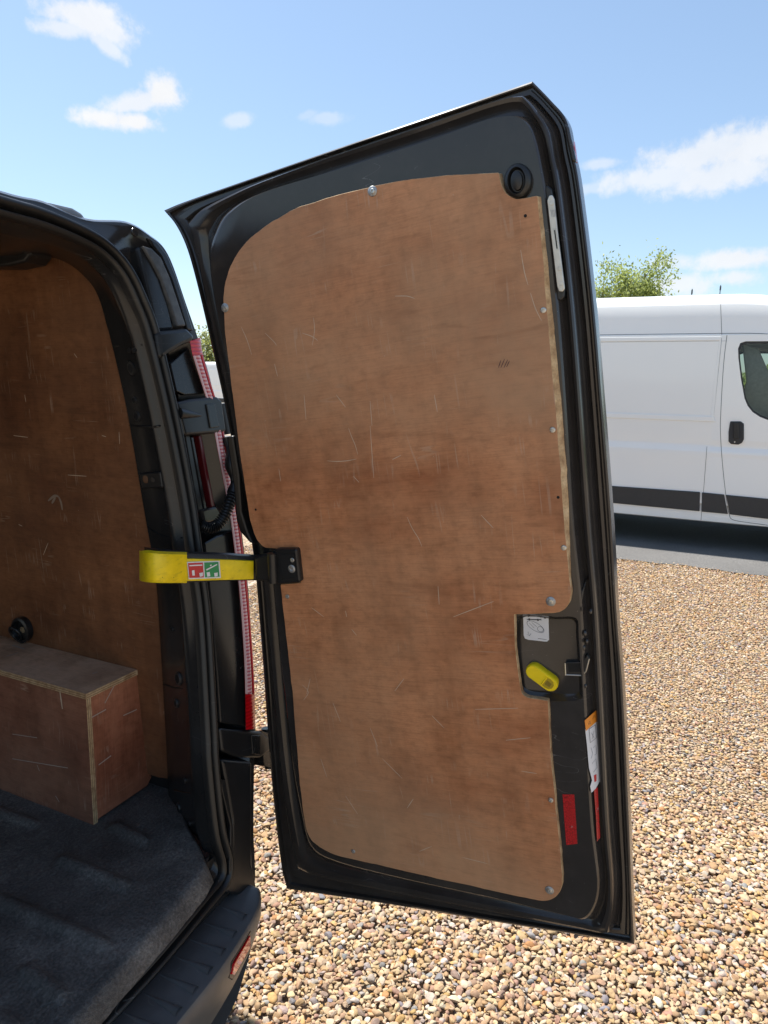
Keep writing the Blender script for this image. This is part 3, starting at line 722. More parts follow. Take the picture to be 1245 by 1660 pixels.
# ---- step bumper
Zc = .465
inn = [Zp(*p, Zc) for p in ((369, 1441), (330, 1484), (259, 1560), (174, 1650))]
out_ = [Zp(*p, Zc) for p in ((419, 1440), (416, 1474), (369, 1553), (307, 1634))]
d_in = (inn[-1]-inn[-2]).normalized()
def to_centre(pts, n=3):
    a, b = pts[-2], pts[-1]; res = list(pts)
    yb = b.y
    for k in range(1, n+1): res.append(Vector((b.x*(1-k/n), yb-.012*(k/n), Zc)))
    return res
inn_k = to_centre(inn); out_k = to_centre(out_)
print('bumper in', [tuple(round(c, 3) for c in p) for p in inn_k]); print('bumper out', [tuple(round(c, 3) for c in p) for p in out_k])
ia = resample(inn_k, 5)[::-1]; oa = resample(out_k, 5)[::-1]      # from the centre line to the corner
# the corner wraps forward along the side
wrapx = max(p.x for p in oa)
side_o = [Vector((wrapx+.006, oa[-1].y+.12, Zc)), Vector((wrapx+.012, oa[-1].y+.30, Zc-.01)), Vector((wrapx+.02, oa[-1].y+.7, Zc-.02))]
side_i = [Vector((wrapx-.03, oa[-1].y+.13, Zc)), Vector((wrapx-.0, oa[-1].y+.30, Zc-.01)), Vector((wrapx+.01, oa[-1].y+.7, Zc-.02))]
ia2 = ia+side_i; oa2 = oa+side_o
def outset(cur, d, dz):
    res = []
    for i, p in enumerate(cur):
        t = (cur[min(i+1, len(cur)-1)]-cur[max(i-1, 0)]).normalized(); s = t.cross(ZAX).normalized()
        res.append(p+s*d+ZAX*dz)
    return res
sg = 1 if outset(oa2, .01, 0)[2].y < oa2[2].y else -1
bl = [[p+Vector((0, .012, -.03)) for p in ia2], ia2, lerp_loop(ia2, oa2, .06, Vector((0, 0, .003))), lerp_loop(ia2, oa2, .5, Vector((0, 0, .004))), lerp_loop(ia2, oa2, .93, Vector((0, 0, .002))), oa2,
      outset(oa2, .004*sg, -.006), outset(oa2, .004*sg, -.03), outset(oa2, -.010*sg, -.085), outset(oa2, -.036*sg, -.15), outset(oa2, -.07*sg, -.21), outset(oa2, -.12*sg, -.25)]
bump_o = link('bumper', loft_mesh([full([Vector((0, p.y, p.z)) if i == 0 else p for i, p in enumerate(l)]) for l in bl], False, ang=34), bumper_m, van)
# raised tread ribs, each a long drop that thickens to its outer tip
for hx, hy, tx, ty in ((397, 1488, 352, 1468), (381, 1516, 322, 1494), (362, 1545, 298, 1520), (341, 1575, 274, 1548), (317, 1607, 248, 1576), (290, 1641, 222, 1606), (258, 1672, 190, 1638)):
    a = Zp(hx, hy, Zc+.002); b = Zp(tx, ty, Zc+.001); t = (b-a).normalized(); s = t.cross(ZAX); ln = (b-a).length
    for sd_ in (1,):
        loops = []
        for k in range(9):
            u = k/8; w = .0075*(1-u)+.0015; hgt = .0075*(1-u*.8)
            c = a+t*ln*u
            loops.append([c+s*w*math.cos(q)+ZAX*hgt*math.sin(q) for q in [math.pi*j/6 for j in range(7)]])
        link('tread_rib', loft_mesh(loops, False, ang=60), bumper_m, bump_o)
# corner upright between the lower hinge and the bumper
up_px = [(360, 1232), (409, 1236), (409, 1330), (408, 1400), (414, 1424), (418, 1446), (392, 1452), (366, 1448), (376, 1400), (377, 1330)]
o = link('corner_upright', slab_mesh([A(p[0], p[1], -.012) for p in up_px], Vector((.01, .10, 0))), plastic, van); bevel(o, .006, 3)
o = link('upright_step', slab_mesh([A(p[0], p[1], -.014) for p in ((356, 1262), (366, 1265), (372, 1302), (378, 1340), (380, 1400), (372, 1420), (374, 1340), (362, 1290))], AN*.01), plastic, van); bevel(o, .002)
# red reflector let into the bumper corner
pa = Zp(369, 1553, Zc); pb = Zp(416, 1474, Zc); tt = (pb-pa).normalized(); nn = tt.cross(ZAX).normalized()
if nn.dot(CAM-pa) < 0: nn = -nn
bb_ = bvh_of(bump_o)
def on_bump(px, py, lift):
    loc, n_, i_, d_ = bb_.ray_cast(CAM, pix_dir(px, py))
    return (loc if loc else hit(px, py, pa, nn))+nn*lift
def fillq(p, n_): return [p[i] for i in range(len(p))]
o = link('reflector_bezel', slab_mesh([on_bump(*p, .002) for p in ((406, 1508), (406, 1538), (376, 1589), (370, 1585), (374, 1560))], -nn*.02), plastic, bump_o); bevel(o, .002)
o = link('reflector', slab_mesh([on_bump(*p, .0045) for p in ((403, 1516), (403, 1535), (377, 1580), (373, 1579), (377, 1562))], -nn*.008), lens_red, bump_o); bevel(o, .001)

# ---- wheels
def wheel(parent, c, r, w, ax=XAX):
    prof = [(r*.62, -w*.5), (r*.9, -w*.5), (r*.98, -w*.4), (r, -w*.25), (r, w*.25), (r*.98, w*.4), (r*.9, w*.5), (r*.62, w*.5)]
    L = [[c+ax*b+(YAX*math.cos(q)+ZAX*math.sin(q))*a for q in [6.2832*k/28 for k in range(28)]] for a, b in prof]
    o = link('wheel', loft_mesh(L, True, True, True), tyre_m, parent)
    link('rim', loft_mesh([[c+ax*b+(YAX*math.cos(q)+ZAX*math.sin(q))*a for q in [6.2832*k/20 for k in range(20)]] for a, b in ((r*.6, -w*.52), (r*.5, -w*.45), (r*.2, -w*.5))], True, True, True), rim_m, o)
for x in (-.86, .86):
    for y in (.75, 3.65): wheel(van, Vector((x, y, .32)), .33, .22)

# ================================================================== THE REAR DOOR (a part of the van)
O_px = [(266, 341), (300, 327), (400, 292), (560, 236), (700, 188), (800, 154), (863, 132), (893, 163), (918, 194), (927, 240), (939, 300), (961, 480), (975, 640), (990, 830), (1000, 1000), (1010, 1130), (1019, 1320), (1024, 1450), (1028, 1531), (960, 1519), (800, 1494), (650, 1469), (520, 1449), (465, 1441), (455, 1395), (440, 1260), (425, 1060), (411, 900), (388, 780), (365, 660), (343, 560), (322, 470), (304, 405), (286, 366)]
I_px = [(352, 385), (372, 347), (425, 313), (560, 271), (700, 226), (790, 194), (836, 189), (857, 206), (866, 231), (874, 268), (884, 330), (902, 500), (914, 660), (925, 840), (940, 985), (946, 1130), (957, 1330), (968, 1440), (948, 1486), (912, 1482), (790, 1453), (650, 1422), (545, 1394), (506, 1368), (490, 1310), (474, 1220), (452, 1030), (436, 890), (404, 770), (382, 640), (360, 545), (346, 470), (342, 430), (345, 405)]
IN = .055
def corner_curve(px, d, k=6, sharp_idx=()):
    P = [D(p[0], p[1], d) for p in px]; n = len(P); out = []
    for i in range(n):
        p1, p2 = P[i], P[(i+1) % n]
        p0 = P[i-1] if i not in sharp_idx else p1-(p2-p1)
        p3 = P[(i+2) % n] if (i+1) % n not in sharp_idx else p2+(p2-p1)
        for s in range(k):
            t = s/k
            out.append(.5*((2*p1)+(p2-p0)*t+(2*p0-5*p1+4*p2-p3)*t*t+(3*p1-p0-3*p2+p3)*t**3))
    return out
O_c = corner_curve(O_px, 0, 6, {0, 6, 18, 23}); I_c = corner_curve(I_px, IN, 6)
O0 = [p for p in O_c]; I0 = [p-DN*IN for p in I_c]
prof = [(0, -.030), (-.002, -.026), (-.0015, -.0018), (0.0015, 0), (.05, .0025), (.085, .002), (.10, -.004), (.125, -.0055), (.17, -.0055), (.19, -.002), (.21, .001), (.30, .0016), (.325, .0), (.34, -.004), (.39, -.002), (.42, .004),
        (.50, .030), (.54, .037), (.60, .0395), (.68, .0385), (.73, .033), (.78, .031), (.85, .035), (.92, .047), (.96, .0525), (1.0, IN)]
# along the top the pressing is tight: a nearly square step instead of the wide sloped one
kk = np.array([min(max(0, 1-abs(i/6-4.2)/2.6)*2.2, 1) for i in range(len(O0))])
tight = {.42: .425, .50: .445, .54: .452, .60: .47, .68: .58, .73: .66, .78: .74, .85: .93, .92: .985, .96: .992}
dl = [[a.lerp(b, s+(tight.get(s, s)-s)*kk[i])+DN*d for i, (a, b) in enumerate(zip(O0, I0))] for s, d in prof]
bm = bmesh.new(); n = len(O0)
rows = [[bm.verts.new(p) for p in l] for l in dl]
for k in range(len(rows)-1):
    for i in range(n): bm.faces.new((rows[k][i], rows[k][(i+1) % n], rows[k+1][(i+1) % n], rows[k+1][i]))
bm.faces.new(rows[0][::-1])                                    # outer skin
# pressed tray round the inner handle: a hole in the flat inner panel, lofted inward
tray_px = [(838, 1000), (900, 1000), (934, 1002), (938, 1030), (941, 1080), (944, 1118), (940, 1134), (905, 1137), (862, 1135), (848, 1131), (840, 1112), (836, 1060)]
tray_in = [(842, 1004), (900, 1004), (930, 1006), (934, 1032), (937, 1080), (939, 1112), (934, 1124), (903, 1124), (866, 1121), (853, 1116), (846, 1106), (841, 1060)]
t0 = resample([D(p[0], p[1], IN) for p in tray_px], 4, True); t1 = resample([D(p[0], p[1], IN-.012) for p in tray_in], 4, True)
tm = [a.lerp(b, .5)+DN*.006*.4 for a, b in zip(t0, t1)]
tr = [[bm.verts.new(p) for p in l] for l in (t0, [a.lerp(b, .18)-DN*.0005 for a, b in zip(t0, t1)], [a.lerp(b, .82)-DN*.001 for a, b in zip(t0, t1)], t1)]
for k in range(3):
    for i in range(len(t0)): bm.faces.new((tr[k][i], tr[k][(i+1) % len(t0)], tr[k+1][(i+1) % len(t0)], tr[k+1][i]))
bm.faces.new(tr[3])
eds = []
for row in (rows[-1], tr[0]):
    for i in range(len(row)):
        e = bm.edges.get((row[i], row[(i+1) % len(row)])); eds.append(e)
bmesh.ops.triangle_fill(bm, use_beauty=True, use_dissolve=False, edges=eds)
me = bm_mesh(bm); sharp(me, 30)
door = link('rear_door', me, paint, van)
# ---- plywood panel screwed to the door: light cut edge, worn face
ply_px = [(362, 492), (364, 465), (372, 435), (386, 408), (408, 384), (440, 360), (480, 338), (540, 318), (603, 303), (660, 292), (740, 284), (808, 281), (811, 298), (817, 312), (826, 320), (838, 323), (856, 321), (871, 318), (874, 355), (880, 420), (889, 540), (901, 660), (908, 760), (917, 880), (923, 940), (926, 958), (924, 974), (917, 986), (905, 993), (890, 994), (833, 995), (835, 1055), (842, 1108), (846, 1126), (858, 1132), (888, 1136), (892, 1220), (900, 1300), (908, 1380), (912, 1428), (909, 1443), (900, 1455), (886, 1461), (868, 1459), (790, 1442), (700, 1422), (600, 1399), (545, 1387), (520, 1375), (504, 1362), (496, 1345), (487, 1280), (475, 1130), (464, 1030), (458, 975), (455, 948), (488, 945), (481, 890), (440, 889), (427, 887), (416, 874), (406, 845), (390, 740), (376, 630), (366, 545)]
PF = IN+.009
front = [D(p[0], p[1], PF) for p in ply_px]
# small wobble of a hand-cut edge
def round_corners(pts, keep, r=.012):
    out = []; n_ = len(pts)
    for i, p in enumerate(pts):
        if i in keep: out.append(p); continue
        a, b = pts[i-1], pts[(i+1) % n_]; da = min(r, (a-p).length*.4); db = min(r, (b-p).length*.4)
        q0 = p+(a-p).normalized()*da; q1 = p+(b-p).normalized()*db
        for t in (0, .25, .5, .75, 1): out.append(q0*(1-t)**2+p*2*t*(1-t)+q1*t*t)
    return out
keep_ = {i for i, p in enumerate(ply_px) if p in ((808, 281), (871, 318), (833, 995), (888, 1136), (488, 945), (481, 890), (455, 948))}
front = round_corners(round_corners(front, keep_), (), .002)
fr = []
for i in range(len(front)):
    a, b = front[i], front[(i+1) % len(front)]; L_e = (b-a).length; k = max(1, int(L_e/.02))
    for s in range(k):
        p = a.lerp(b, s/k); t = (b-a).normalized(); sd_ = t.cross(DN)
        fr.append(p+sd_*(.0012*mnoise.noise(p*31)+.0006*mnoise.noise(p*110)))
def outw(loop, dfun):
    res = []
    for i, p in enumerate(loop):
        t = (loop[(i+1) % len(loop)]-loop[i-1]).normalized(); s = t.cross(DN).normalized()
        res.append((p, s))
    return res
nm = outw(fr, None); ctr = sum(fr, Vector())/len(fr)
sgn = 1 if sum((s.dot(p-ctr)) for p, s in nm) > 0 else -1
right_lo = D(921, 900, PF)
back = []; ch = []
for p, s in nm:
    s = s*sgn
    v = (p-DO).dot(HV); on_right = s.dot(DU) > .8 and v > (D(923, 940, PF)-DO).dot(HV)
    e = .0012
    if on_right:
        v1 = (D(872, 318, PF)-DO).dot(HV); v0 = (D(923, 940, PF)-DO).dot(HV)
        e = .0012+(.0018+.0045*max(0, min(1, (v1-v)/.25)))*max(0, min(1, (v-v0)/.12))
    q = p-DN*.001+s*.0007; ch.append(q); back.append(p-DN*.009+s*e)
bm = bmesh.new(); n = len(fr)
r0 = [bm.verts.new(p) for p in fr]; r1 = [bm.verts.new(p) for p in ch]; r2 = [bm.verts.new(p) for p in back]
f0 = bm.faces.new(r0)
for a, b in ((r0, r1), (r1, r2)):
    for i in range(n):
        f = bm.faces.new((a[i], a[(i+1) % n], b[(i+1) % n], b[i])); f.material_index = 1
l = bm.loops.layers.uv.new('UVMap')
for f in bm.faces:
    for lp_ in f.loops: lp_[l].uv = ((lp_.vert.co-DO).dot(DU), (lp_.vert.co-DO).dot(HV))
pl_o = link('plywood_panel', bm_mesh(bm), [ply_door, ply_edge], door)
# ---- hand scratches, pen mark on the board
def dmarks(lst, name, m, w, d=PF+.0003):
    ms = [ribbon(resample([D(p[0], p[1], d) for p in pts], 3), w, DN) for pts in lst]
    link(name, join_mesh(ms), m, door, kind='stuff')
scr = [[(530, 747), (545, 748), (562, 747), (578, 744)], [(565, 694), (570, 708), (576, 722), (580, 737)], [(660, 838), (668, 856), (678, 872), (684, 886)], [(505, 985), (525, 1000)], [(600, 690), (603, 735), (606, 775)],
       [(445, 590), (450, 610)], [(490, 540), (505, 545), (515, 552)], [(508, 515), (510, 535), (506, 560)], [(391, 530), (400, 550), (408, 575)], [(430, 540), (445, 555), (448, 560)], [(636, 745), (650, 738)], [(780, 835), (792, 848), (800, 856)],
       [(573, 772), (582, 782)], [(570, 1020), (578, 1030)], [(490, 1110), (500, 1122), (492, 1135)], [(503, 1100), (497, 1125)], [(560, 990), (562, 1000)], [(844, 405), (850, 440), (856, 462)], [(860, 475), (868, 500), (878, 520)], [(640, 480), (660, 480), (672, 484)],
       [(620, 1230), (640, 1250), (652, 1262)], [(600, 1180), (612, 1210)], [(700, 1160), (720, 1180)], [(735, 1000), (800, 975)], [(770, 1150), (840, 1148)], [(660, 1310), (670, 1295)], [(560, 1290), (580, 1320)], [(520, 1230), (530, 1260)], [(455, 780), (452, 760)], [(493, 640), (496, 680)], [(545, 640), (560, 660)], [(704, 640), (709, 668)], [(640, 1120), (655, 1100)], [(710, 950), (712, 980)], [(820, 1200), (860, 1196)], [(845, 1250), (870, 1254)], [(540, 1140), (552, 1170)], [(680, 1380), (700, 1372)], [(750, 1390), (790, 1400)], [(603, 690), (600, 650)]]
dmarks(scr, 'scratch', scratch_m, .0011)
dmarks([[(808, 596), (812, 584)], [(812, 596), (818, 582)], [(817, 596), (823, 583)], [(821, 595), (826, 585)]], 'pen_mark', stain_m, .0012)
# ---- screws
def screw_mesh(r, h):
    ring = lambda s, z: [Vector((math.cos(q)*r*s, math.sin(q)*r*s, z)) for q in [6.2832*k/14 for k in range(14)]]
    me = loft_mesh([ring(1, 0), ring(1, h*.4), ring(.86, h*.8), ring(.5, h), ring(.42, h*.98), ring(.32, h*.35)], True, False, True)
    R = Matrix((DU, HV, DN)).transposed().to_4x4(); me.transform(R); return me
def put(src, p, name='screw'):
    o = bpy.data.objects.new(name, src); COL.objects.link(o); o.parent = door; o.location = p-ROOT_LOC[door.name]; return o
sm = screw_mesh(.0045, .0022); sm.materials.append(steel); smw = screw_mesh(.0080, .0022); smw.materials.append(simple('washer_zinc', (.42, .42, .41), .45, .7, var=.25, scale=150))
for px, py, big in ((604, 310, 1), (365, 499, 1), (881, 503, 0), (896, 697, 0), (914, 888, 0), (893, 975, 1), (893, 1297, 0), (891, 1443, 1), (573, 1380, 0), (466, 967, 0)):
    put(smw if big else sm, D(px, py, PF+.0002))
    if big: put(sm, D(px, py, PF+.0018), 'screw_head')
for px, py in ((852, 350), (905, 806), (415, 826)):
    link('screw_hole', disc_mesh(D(px, py, PF-.001), DN, .0024, .0014, 12), void, door)
# ---- oval rubber bung
c0_ = D(841, 295, IN)
ringo = lambda rx, ry, z: [c0_+DN*z+DU*rx*math.cos(q)+HV*ry*math.sin(q) for q in [6.2832*k/26 for k in range(26)]]
o = link('rubber_bung', loft_mesh([ringo(.020, .024, 0), ringo(.0195, .0235, .008), ringo(.017, .021, .012), ringo(.013, .018, .013), ringo(.010, .015, .007)], True, True, True, True, 50), rubber, door)
link('bung_core', loft_mesh([ringo(.0085, .0135, .006), ringo(.008, .013, .0125), ringo(.006, .011, .0135)], True, True, True), plastic, o)
# ---- striker plate in the latch edge
def dslab(name, px, d, m, th, bev=0, parent=None, seg=2):
    o = link(name, slab_mesh([D(p[0], p[1], d) for p in px], -DN*th), m, parent or door)
    if bev: bevel(o, bev, seg)
    return o
dslab('plate_seat', [(878, 308), (887, 300), (894, 306), (896, 322), (903, 380), (915, 470), (914, 482), (908, 488), (900, 482), (892, 420), (882, 340)], .049, plastic, .016, .002)
pl_ = dslab('striker_plate', [(890, 317), (895, 316), (898, 322), (904, 380), (914, 458), (915, 468), (911, 473), (906, 472), (903, 464), (893, 380), (887, 325)], .055, plate_m, .005, .001)
dslab('slot', [(896, 370), (902, 369), (907, 404), (901, 406)], .0554, steel, .0006, 0, pl_)
dslab('slot_groove', [(898, 373), (900, 373), (904, 403), (902, 403)], .0558, void, .0003, 0, pl_)
for px, py in ((894, 329), (907, 435), (910, 460)):
    link('plate_screw', disc_mesh(D(px, py, .055), DN, .0032, .0012, 12), steel, pl_)
for k in range(4):
    link('stamp', line_strip([D(893+k*2.2, 340, .0554), D(895+k*2.2, 352, .0554)], .0006, DN), grey_ink, pl_)
# ---- latch slot
ls = dslab('latch_slot', [(916, 1074), (944, 1073), (952, 1062), (955, 1068), (950, 1090), (943, 1096), (917, 1095)], IN-.004, plastic, .010, .001)
dslab('slot_void', [(920, 1076), (941, 1076), (946, 1078), (941, 1089), (922, 1089)], IN-.0035, void, .0006, 0, ls)
for pts in (((916, 1094), (943, 1095)), ((916, 1075), (917, 1094)), ((943, 1095), (950, 1088), (955, 1068))):
    link('slot_rim', tube_mesh([D(p[0], p[1], IN-.0035) for p in pts], .0011, 6), steel, ls)
# ---- yellow release handle: oblong with a finger cup
ha, hb = D(868, 1084, IN-.012), D(894, 1103, IN-.012); ax_ = (hb-ha); hl = ax_.length; ax_ = ax_.normalized(); ay_ = DN.cross(ax_)
def oblong(r, z, sh=0, ln=hl, n_=14):
    c1 = ha+ax_*sh; pts = []
    for k in range(n_): q = math.pi*.5+math.pi*k/(n_-1); pts.append(c1+DN*z+(ax_*math.cos(q)+ay_*math.sin(q))*r)
    for k in range(n_): q = -math.pi*.5+math.pi*k/(n_-1); pts.append(c1+ax_*ln+DN*z+(ax_*math.cos(q)+ay_*math.sin(q))*r)
    return pts
hd = link('handle', loft_mesh([oblong(.0125, 0), oblong(.0135, .010), oblong(.0130, .014), oblong(.0115, .016)], True, True, True, True, 50), yellow, door, label='yellow oblong inner release handle')
cup = [hb+DN*.0163+(ax_*a*.0085+ay_*b_*.0095)-ax_*.0015 for a, b_ in [(-1, -.9), (-1, .9), (-.2, 1), (.5, .85), (.95, .4), (1, 0), (.95, -.4), (.5, -.85), (-.2, -1)]]
link('handle_cup', slab_mesh(cup, -DN*.0004), simple('dark_yellow', (.42, .30, .008), .5), hd)
link('cup_lip', tube_mesh([cup[0]+DN*.0004, cup[1]+DN*.0004], .0012, 8), yellow, hd)
cup2 = [hb+DN*.0167+(ax_*a*.005+ay_*b_*.0045)-ax_*.0015 for a, b_ in [(-1, -1), (-1, 1), (.8, .8), (.8, -.8)]]
link('cup_catch', slab_mesh(cup2, -DN*.0003), simple('deep_yellow', (.22, .15, .01), .5), hd)  # smaller flat slab in a deeper yellow, inside the cup
# ---- stickers
st = dslab('instruction_sticker', [(848, 994), (889, 995), (890, 1037), (887, 1040), (883, 1040), (856, 1037), (851, 1035), (849, 1030)], IN-.0115, white_st, .0004)
dI = IN-.0112
def dline(pts, w, m, parent, d=dI, name='print'): link(name, line_strip([D(p[0], p[1], d) for p in pts], w, DN), m, parent)
dline([(856, 1000), (862, 998), (872, 998), (877, 1001), (877, 1004), (855, 1004)], .0008, ink, st)
dline([(854, 1004), (866, 1005), (878, 1005)], .0009, ink, st)
for c in ((858, 1004), (872, 1005)): link('print', disc_mesh(D(c[0], c[1], dI), DN, .0018, .0002, 10), ink, st)
oc = D(868, 1016, dI); oa_ = (D(880, 1023, dI)-oc).normalized(); ob_ = DN.cross(oa_)
link('print', line_strip([oc+oa_*.0155*math.cos(q)+ob_*.0072*math.sin(q) for q in [6.2832*k/24 for k in range(25)]], .0006, DN), ink, st)
oc2 = D(876, 1020, dI)
link('print', line_strip([oc2+oa_*.005*math.cos(q)+ob_*.0045*math.sin(q) for q in [6.2832*k/16 for k in range(17)]], .0006, DN), ink, st)
dline([(858, 1010), (866, 1018)], .0005, ink, st); dline([(862, 1009), (870, 1016)], .0005, ink, st)
dline([(856, 1024), (858, 1031), (854, 1028)], .0008, grey_ink, st); dline([(858, 1031), (861, 1027)], .0008, grey_ink, st)
dline([(872, 1035), (886, 1037)], .0007, ink, st); dline([(882, 999), (885, 1003)], .0014, ink, st); dline([(885, 999), (882, 1003)], .0012, ink, st)
# long label on the receding side face of the inner panel
def side_plane():
    a = D(946, 1150, IN); b = D(958, 1340, IN); c = D(985, 1240, .008)
    nn_ = (b-a).cross(c-a).normalized()
    if nn_.dot(CAM-a) < 0: nn_ = -nn_
    return a, nn_
sp_, sn_ = side_plane()
def SPt(px, py, l=.003): return hit(px, py, sp_+sn_*l, sn_)
def sslab(name, px, m, l=.003, th=.0005, parent=None): return link(name, slab_mesh([SPt(p[0], p[1], l) for p in px], -sn_*th), m, parent or door)
wl = sslab('warning_label', [(949, 1183), (968, 1164), (971, 1190), (974, 1245), (974, 1263), (966, 1278), (959, 1285), (957, 1275), (960, 1265), (955, 1245), (952, 1210)], white_st)
sslab('label_header', [(948, 1168), (967, 1151), (969, 1168), (950, 1185)], orange_st, .0034, .0004, wl)
def sline(pts, w, m): link('print', line_strip([SPt(p[0], p[1], .0036) for p in pts], w, sn_), m, wl)
sline([(954, 1174), (956, 1169), (958, 1173), (954, 1174)], .0008, ink); sline([(961, 1166), (963, 1159), (965, 1163)], .0008, ink)
sline([(955, 1182), (965, 1175), (967, 1196), (957, 1204), (955, 1182)], .0009, ink); sline([(959, 1188), (963, 1196)], .0009, grey_ink); sline([(963, 1185), (960, 1198)], .0006, grey_ink)
sline([(958, 1212), (961, 1222), (958, 1230)], .0009, grey_ink); sline([(962, 1212), (966, 1208), (967, 1222), (964, 1224)], .0009, grey_ink); sline([(960, 1238), (966, 1230), (968, 1244), (962, 1252)], .0009, grey_ink)
sslab('label_mark', [(963, 1257), (967, 1255), (967, 1266), (964, 1268)], red_st, .0036, .0003, wl)
dslab('reflective_tape', [(912, 1288), (931, 1288), (933, 1320), (936, 1368), (918, 1370), (915, 1330)], IN+.0006, red_tape, .0005)
sslab('reflective_tape', [(963, 1281), (969, 1276), (971, 1320), (973, 1358), (968, 1364), (966, 1320)], red_tape, .0032)
# dimples pressed into the side face
for px, py, r in ((949, 1025, .005), (952, 1038, .004), (947, 1048, .005), (958, 990, .004), (950, 1110, .004)):
    link('plug', disc_mesh(D(px, py, .046), DN, r, .006, 12, HV, .6, .0015), paint, door)
# latch side crease where the panel folds in above the handle
cr = slab_mesh([D(930, 962, IN-.002), D(940, 966, IN-.003), D(952, 935, .036), D(948, 950, .043), D(942, 985, IN-.003), D(936, 980, IN-.002)], -DN*.012)
o = link('latch_fold', cr, paint, door); bevel(o, .004, 3)
# rubber buffer and outer skin return at the top right
aer = link('edge_bumper', slab_mesh([D(p[0], p[1], .004) for p in ((913, 195), (922, 206), (934, 262), (926, 262), (918, 225))], -DN*.012), paint, door); bevel(aer, .003)
link('marker', slab_mesh([D(p[0], p[1], -.006) for p in ((930, 228), (932, 240), (934.5, 262), (932, 262))], -DN*.01), lens_line, door)
# cable cover on the hinge edge of the door
o = dslab('cable_cover', [(366, 708), (378, 706), (388, 770), (392, 830), (402, 862), (412, 884), (404, 880), (388, 862), (382, 842), (378, 790)], .02, rubber, .03, .005)

# ---- check strap from pillar to door: bent bar, yellow sleeve, sticker, bracket
sc_cols = [(226, 896, 940, A(226, 918, .045)), (229, 897, 942, A(229, 918, .0)), (240, 896, 944, A(240, 918, -.040)), (262, 898, 945, A(262, 918, -.062)), (303, 899, 945, A(303, 918, -.070))]
pe = D(432, 918, .035); ps = A(303, 918, -.070)
def strap(cols, th, name, m, parent, lift=0.0):
    F0 = []; F1 = []
    for px, y0, y1, c in cols:
        n_ = Vector((CAM.x-c.x, CAM.y-c.y, 0)).normalized()
        c = c+n_*lift; F0.append(hit(px, y0, c, n_)); F1.append(hit(px, y1, c, n_))
    F0 = resample(F0, 4); F1 = resample(F1, 4)
    off = [Vector((p.x-CAM.x, p.y-CAM.y, 0)).normalized()*th for p in F0]
    loops = [F0, [a.lerp(b, .12)-o*.18 for a, b, o in zip(F0, F1, off)], [a.lerp(b, .88)-o*.18 for a, b, o in zip(F0, F1, off)], F1, [p+o for p, o in zip(F1, off)], [p+o for p, o in zip(F0, off)], F0]
    return link(name, loft_mesh(loops, False, ang=50), m, parent)
def along(px): 
    s = (px-303)/(432-303); return ps.lerp(pe, s)
bar_cols = sc_cols[:0]+[(234, 890, 940, A(234, 918, .01)), (262, 893, 943, A(262, 918, -.05)), (303, 897, 944, along(303)), (360, 899, 942, along(360)), (412, 902, 941, along(412)), (440, 900, 944, along(436))]
cs = strap(bar_cols, .016, 'check_strap', plastic, van, -.004)
slv = strap(sc_cols, .020, 'yellow_sleeve', yellow_tape, cs, .008)
strap([(300, 906, 942, along(300)), (330, 907, 941, along(330)), (370, 908, 940, along(370)), (411, 910, 939, along(411))], .008, 'yellow_band', yellow_tape, cs, .005)
def quad(name, px, m, lift, parent):
    n_ = None; P = []
    for p in px:
        c = along(p[0]); nn_ = Vector((CAM.x-c.x, CAM.y-c.y, 0)).normalized(); P.append(hit(p[0], p[1], c+nn_*lift, nn_))
    return link(name, slab_mesh(P, (P[0]-CAM).normalized()*.0006), m, parent)
stp = quad('position_sticker', [(303, 911), (356, 909), (358, 937), (306, 939)], pale_ink, .0085, cs)
quad('red_field', [(305, 913), (329, 912), (330.5, 936), (307, 937)], red_st, .0095, cs)
quad('green_field', [(331, 912), (354, 911), (356, 935), (332.5, 936)], green_st, .0095, cs)
for pts in (((307, 916), (328, 915), (328, 917), (307, 918)), ((311, 925), (315, 924), (316, 933), (312, 933)), ((323, 929), (329, 928), (329, 934), (324, 935)), ((334, 923), (352, 914), (352, 916), (335, 925)), ((335, 928), (340, 927), (341, 934), (336, 935)), ((347, 929), (353, 928), (353, 934), (348, 935)), ((340, 916), (343, 915), (343, 917), (341, 918))):
    quad('symbol', pts, pale_ink, .0104, cs)
# bracket on the door
bkt = dslab('strap_bracket', [(412, 904), (440, 896), (446, 890), (481, 890), (487, 944), (452, 948), (440, 943), (414, 940)], PF+.012, plastic, .03, .004, None, 2)
bk = dslab('bracket_seat', [(452, 900), (476, 898), (481, 936), (457, 940)], PF+.0135, void, .001)
for px, py in ((474, 908), (473, 922)): put(sm if py < 915 else smw, D(px, py, PF+.0138), 'bolt')
link('knuckle', tube_mesh([D(441, 897, PF+.016), D(443, 944, PF+.016)], .009, 12), plastic, bkt)

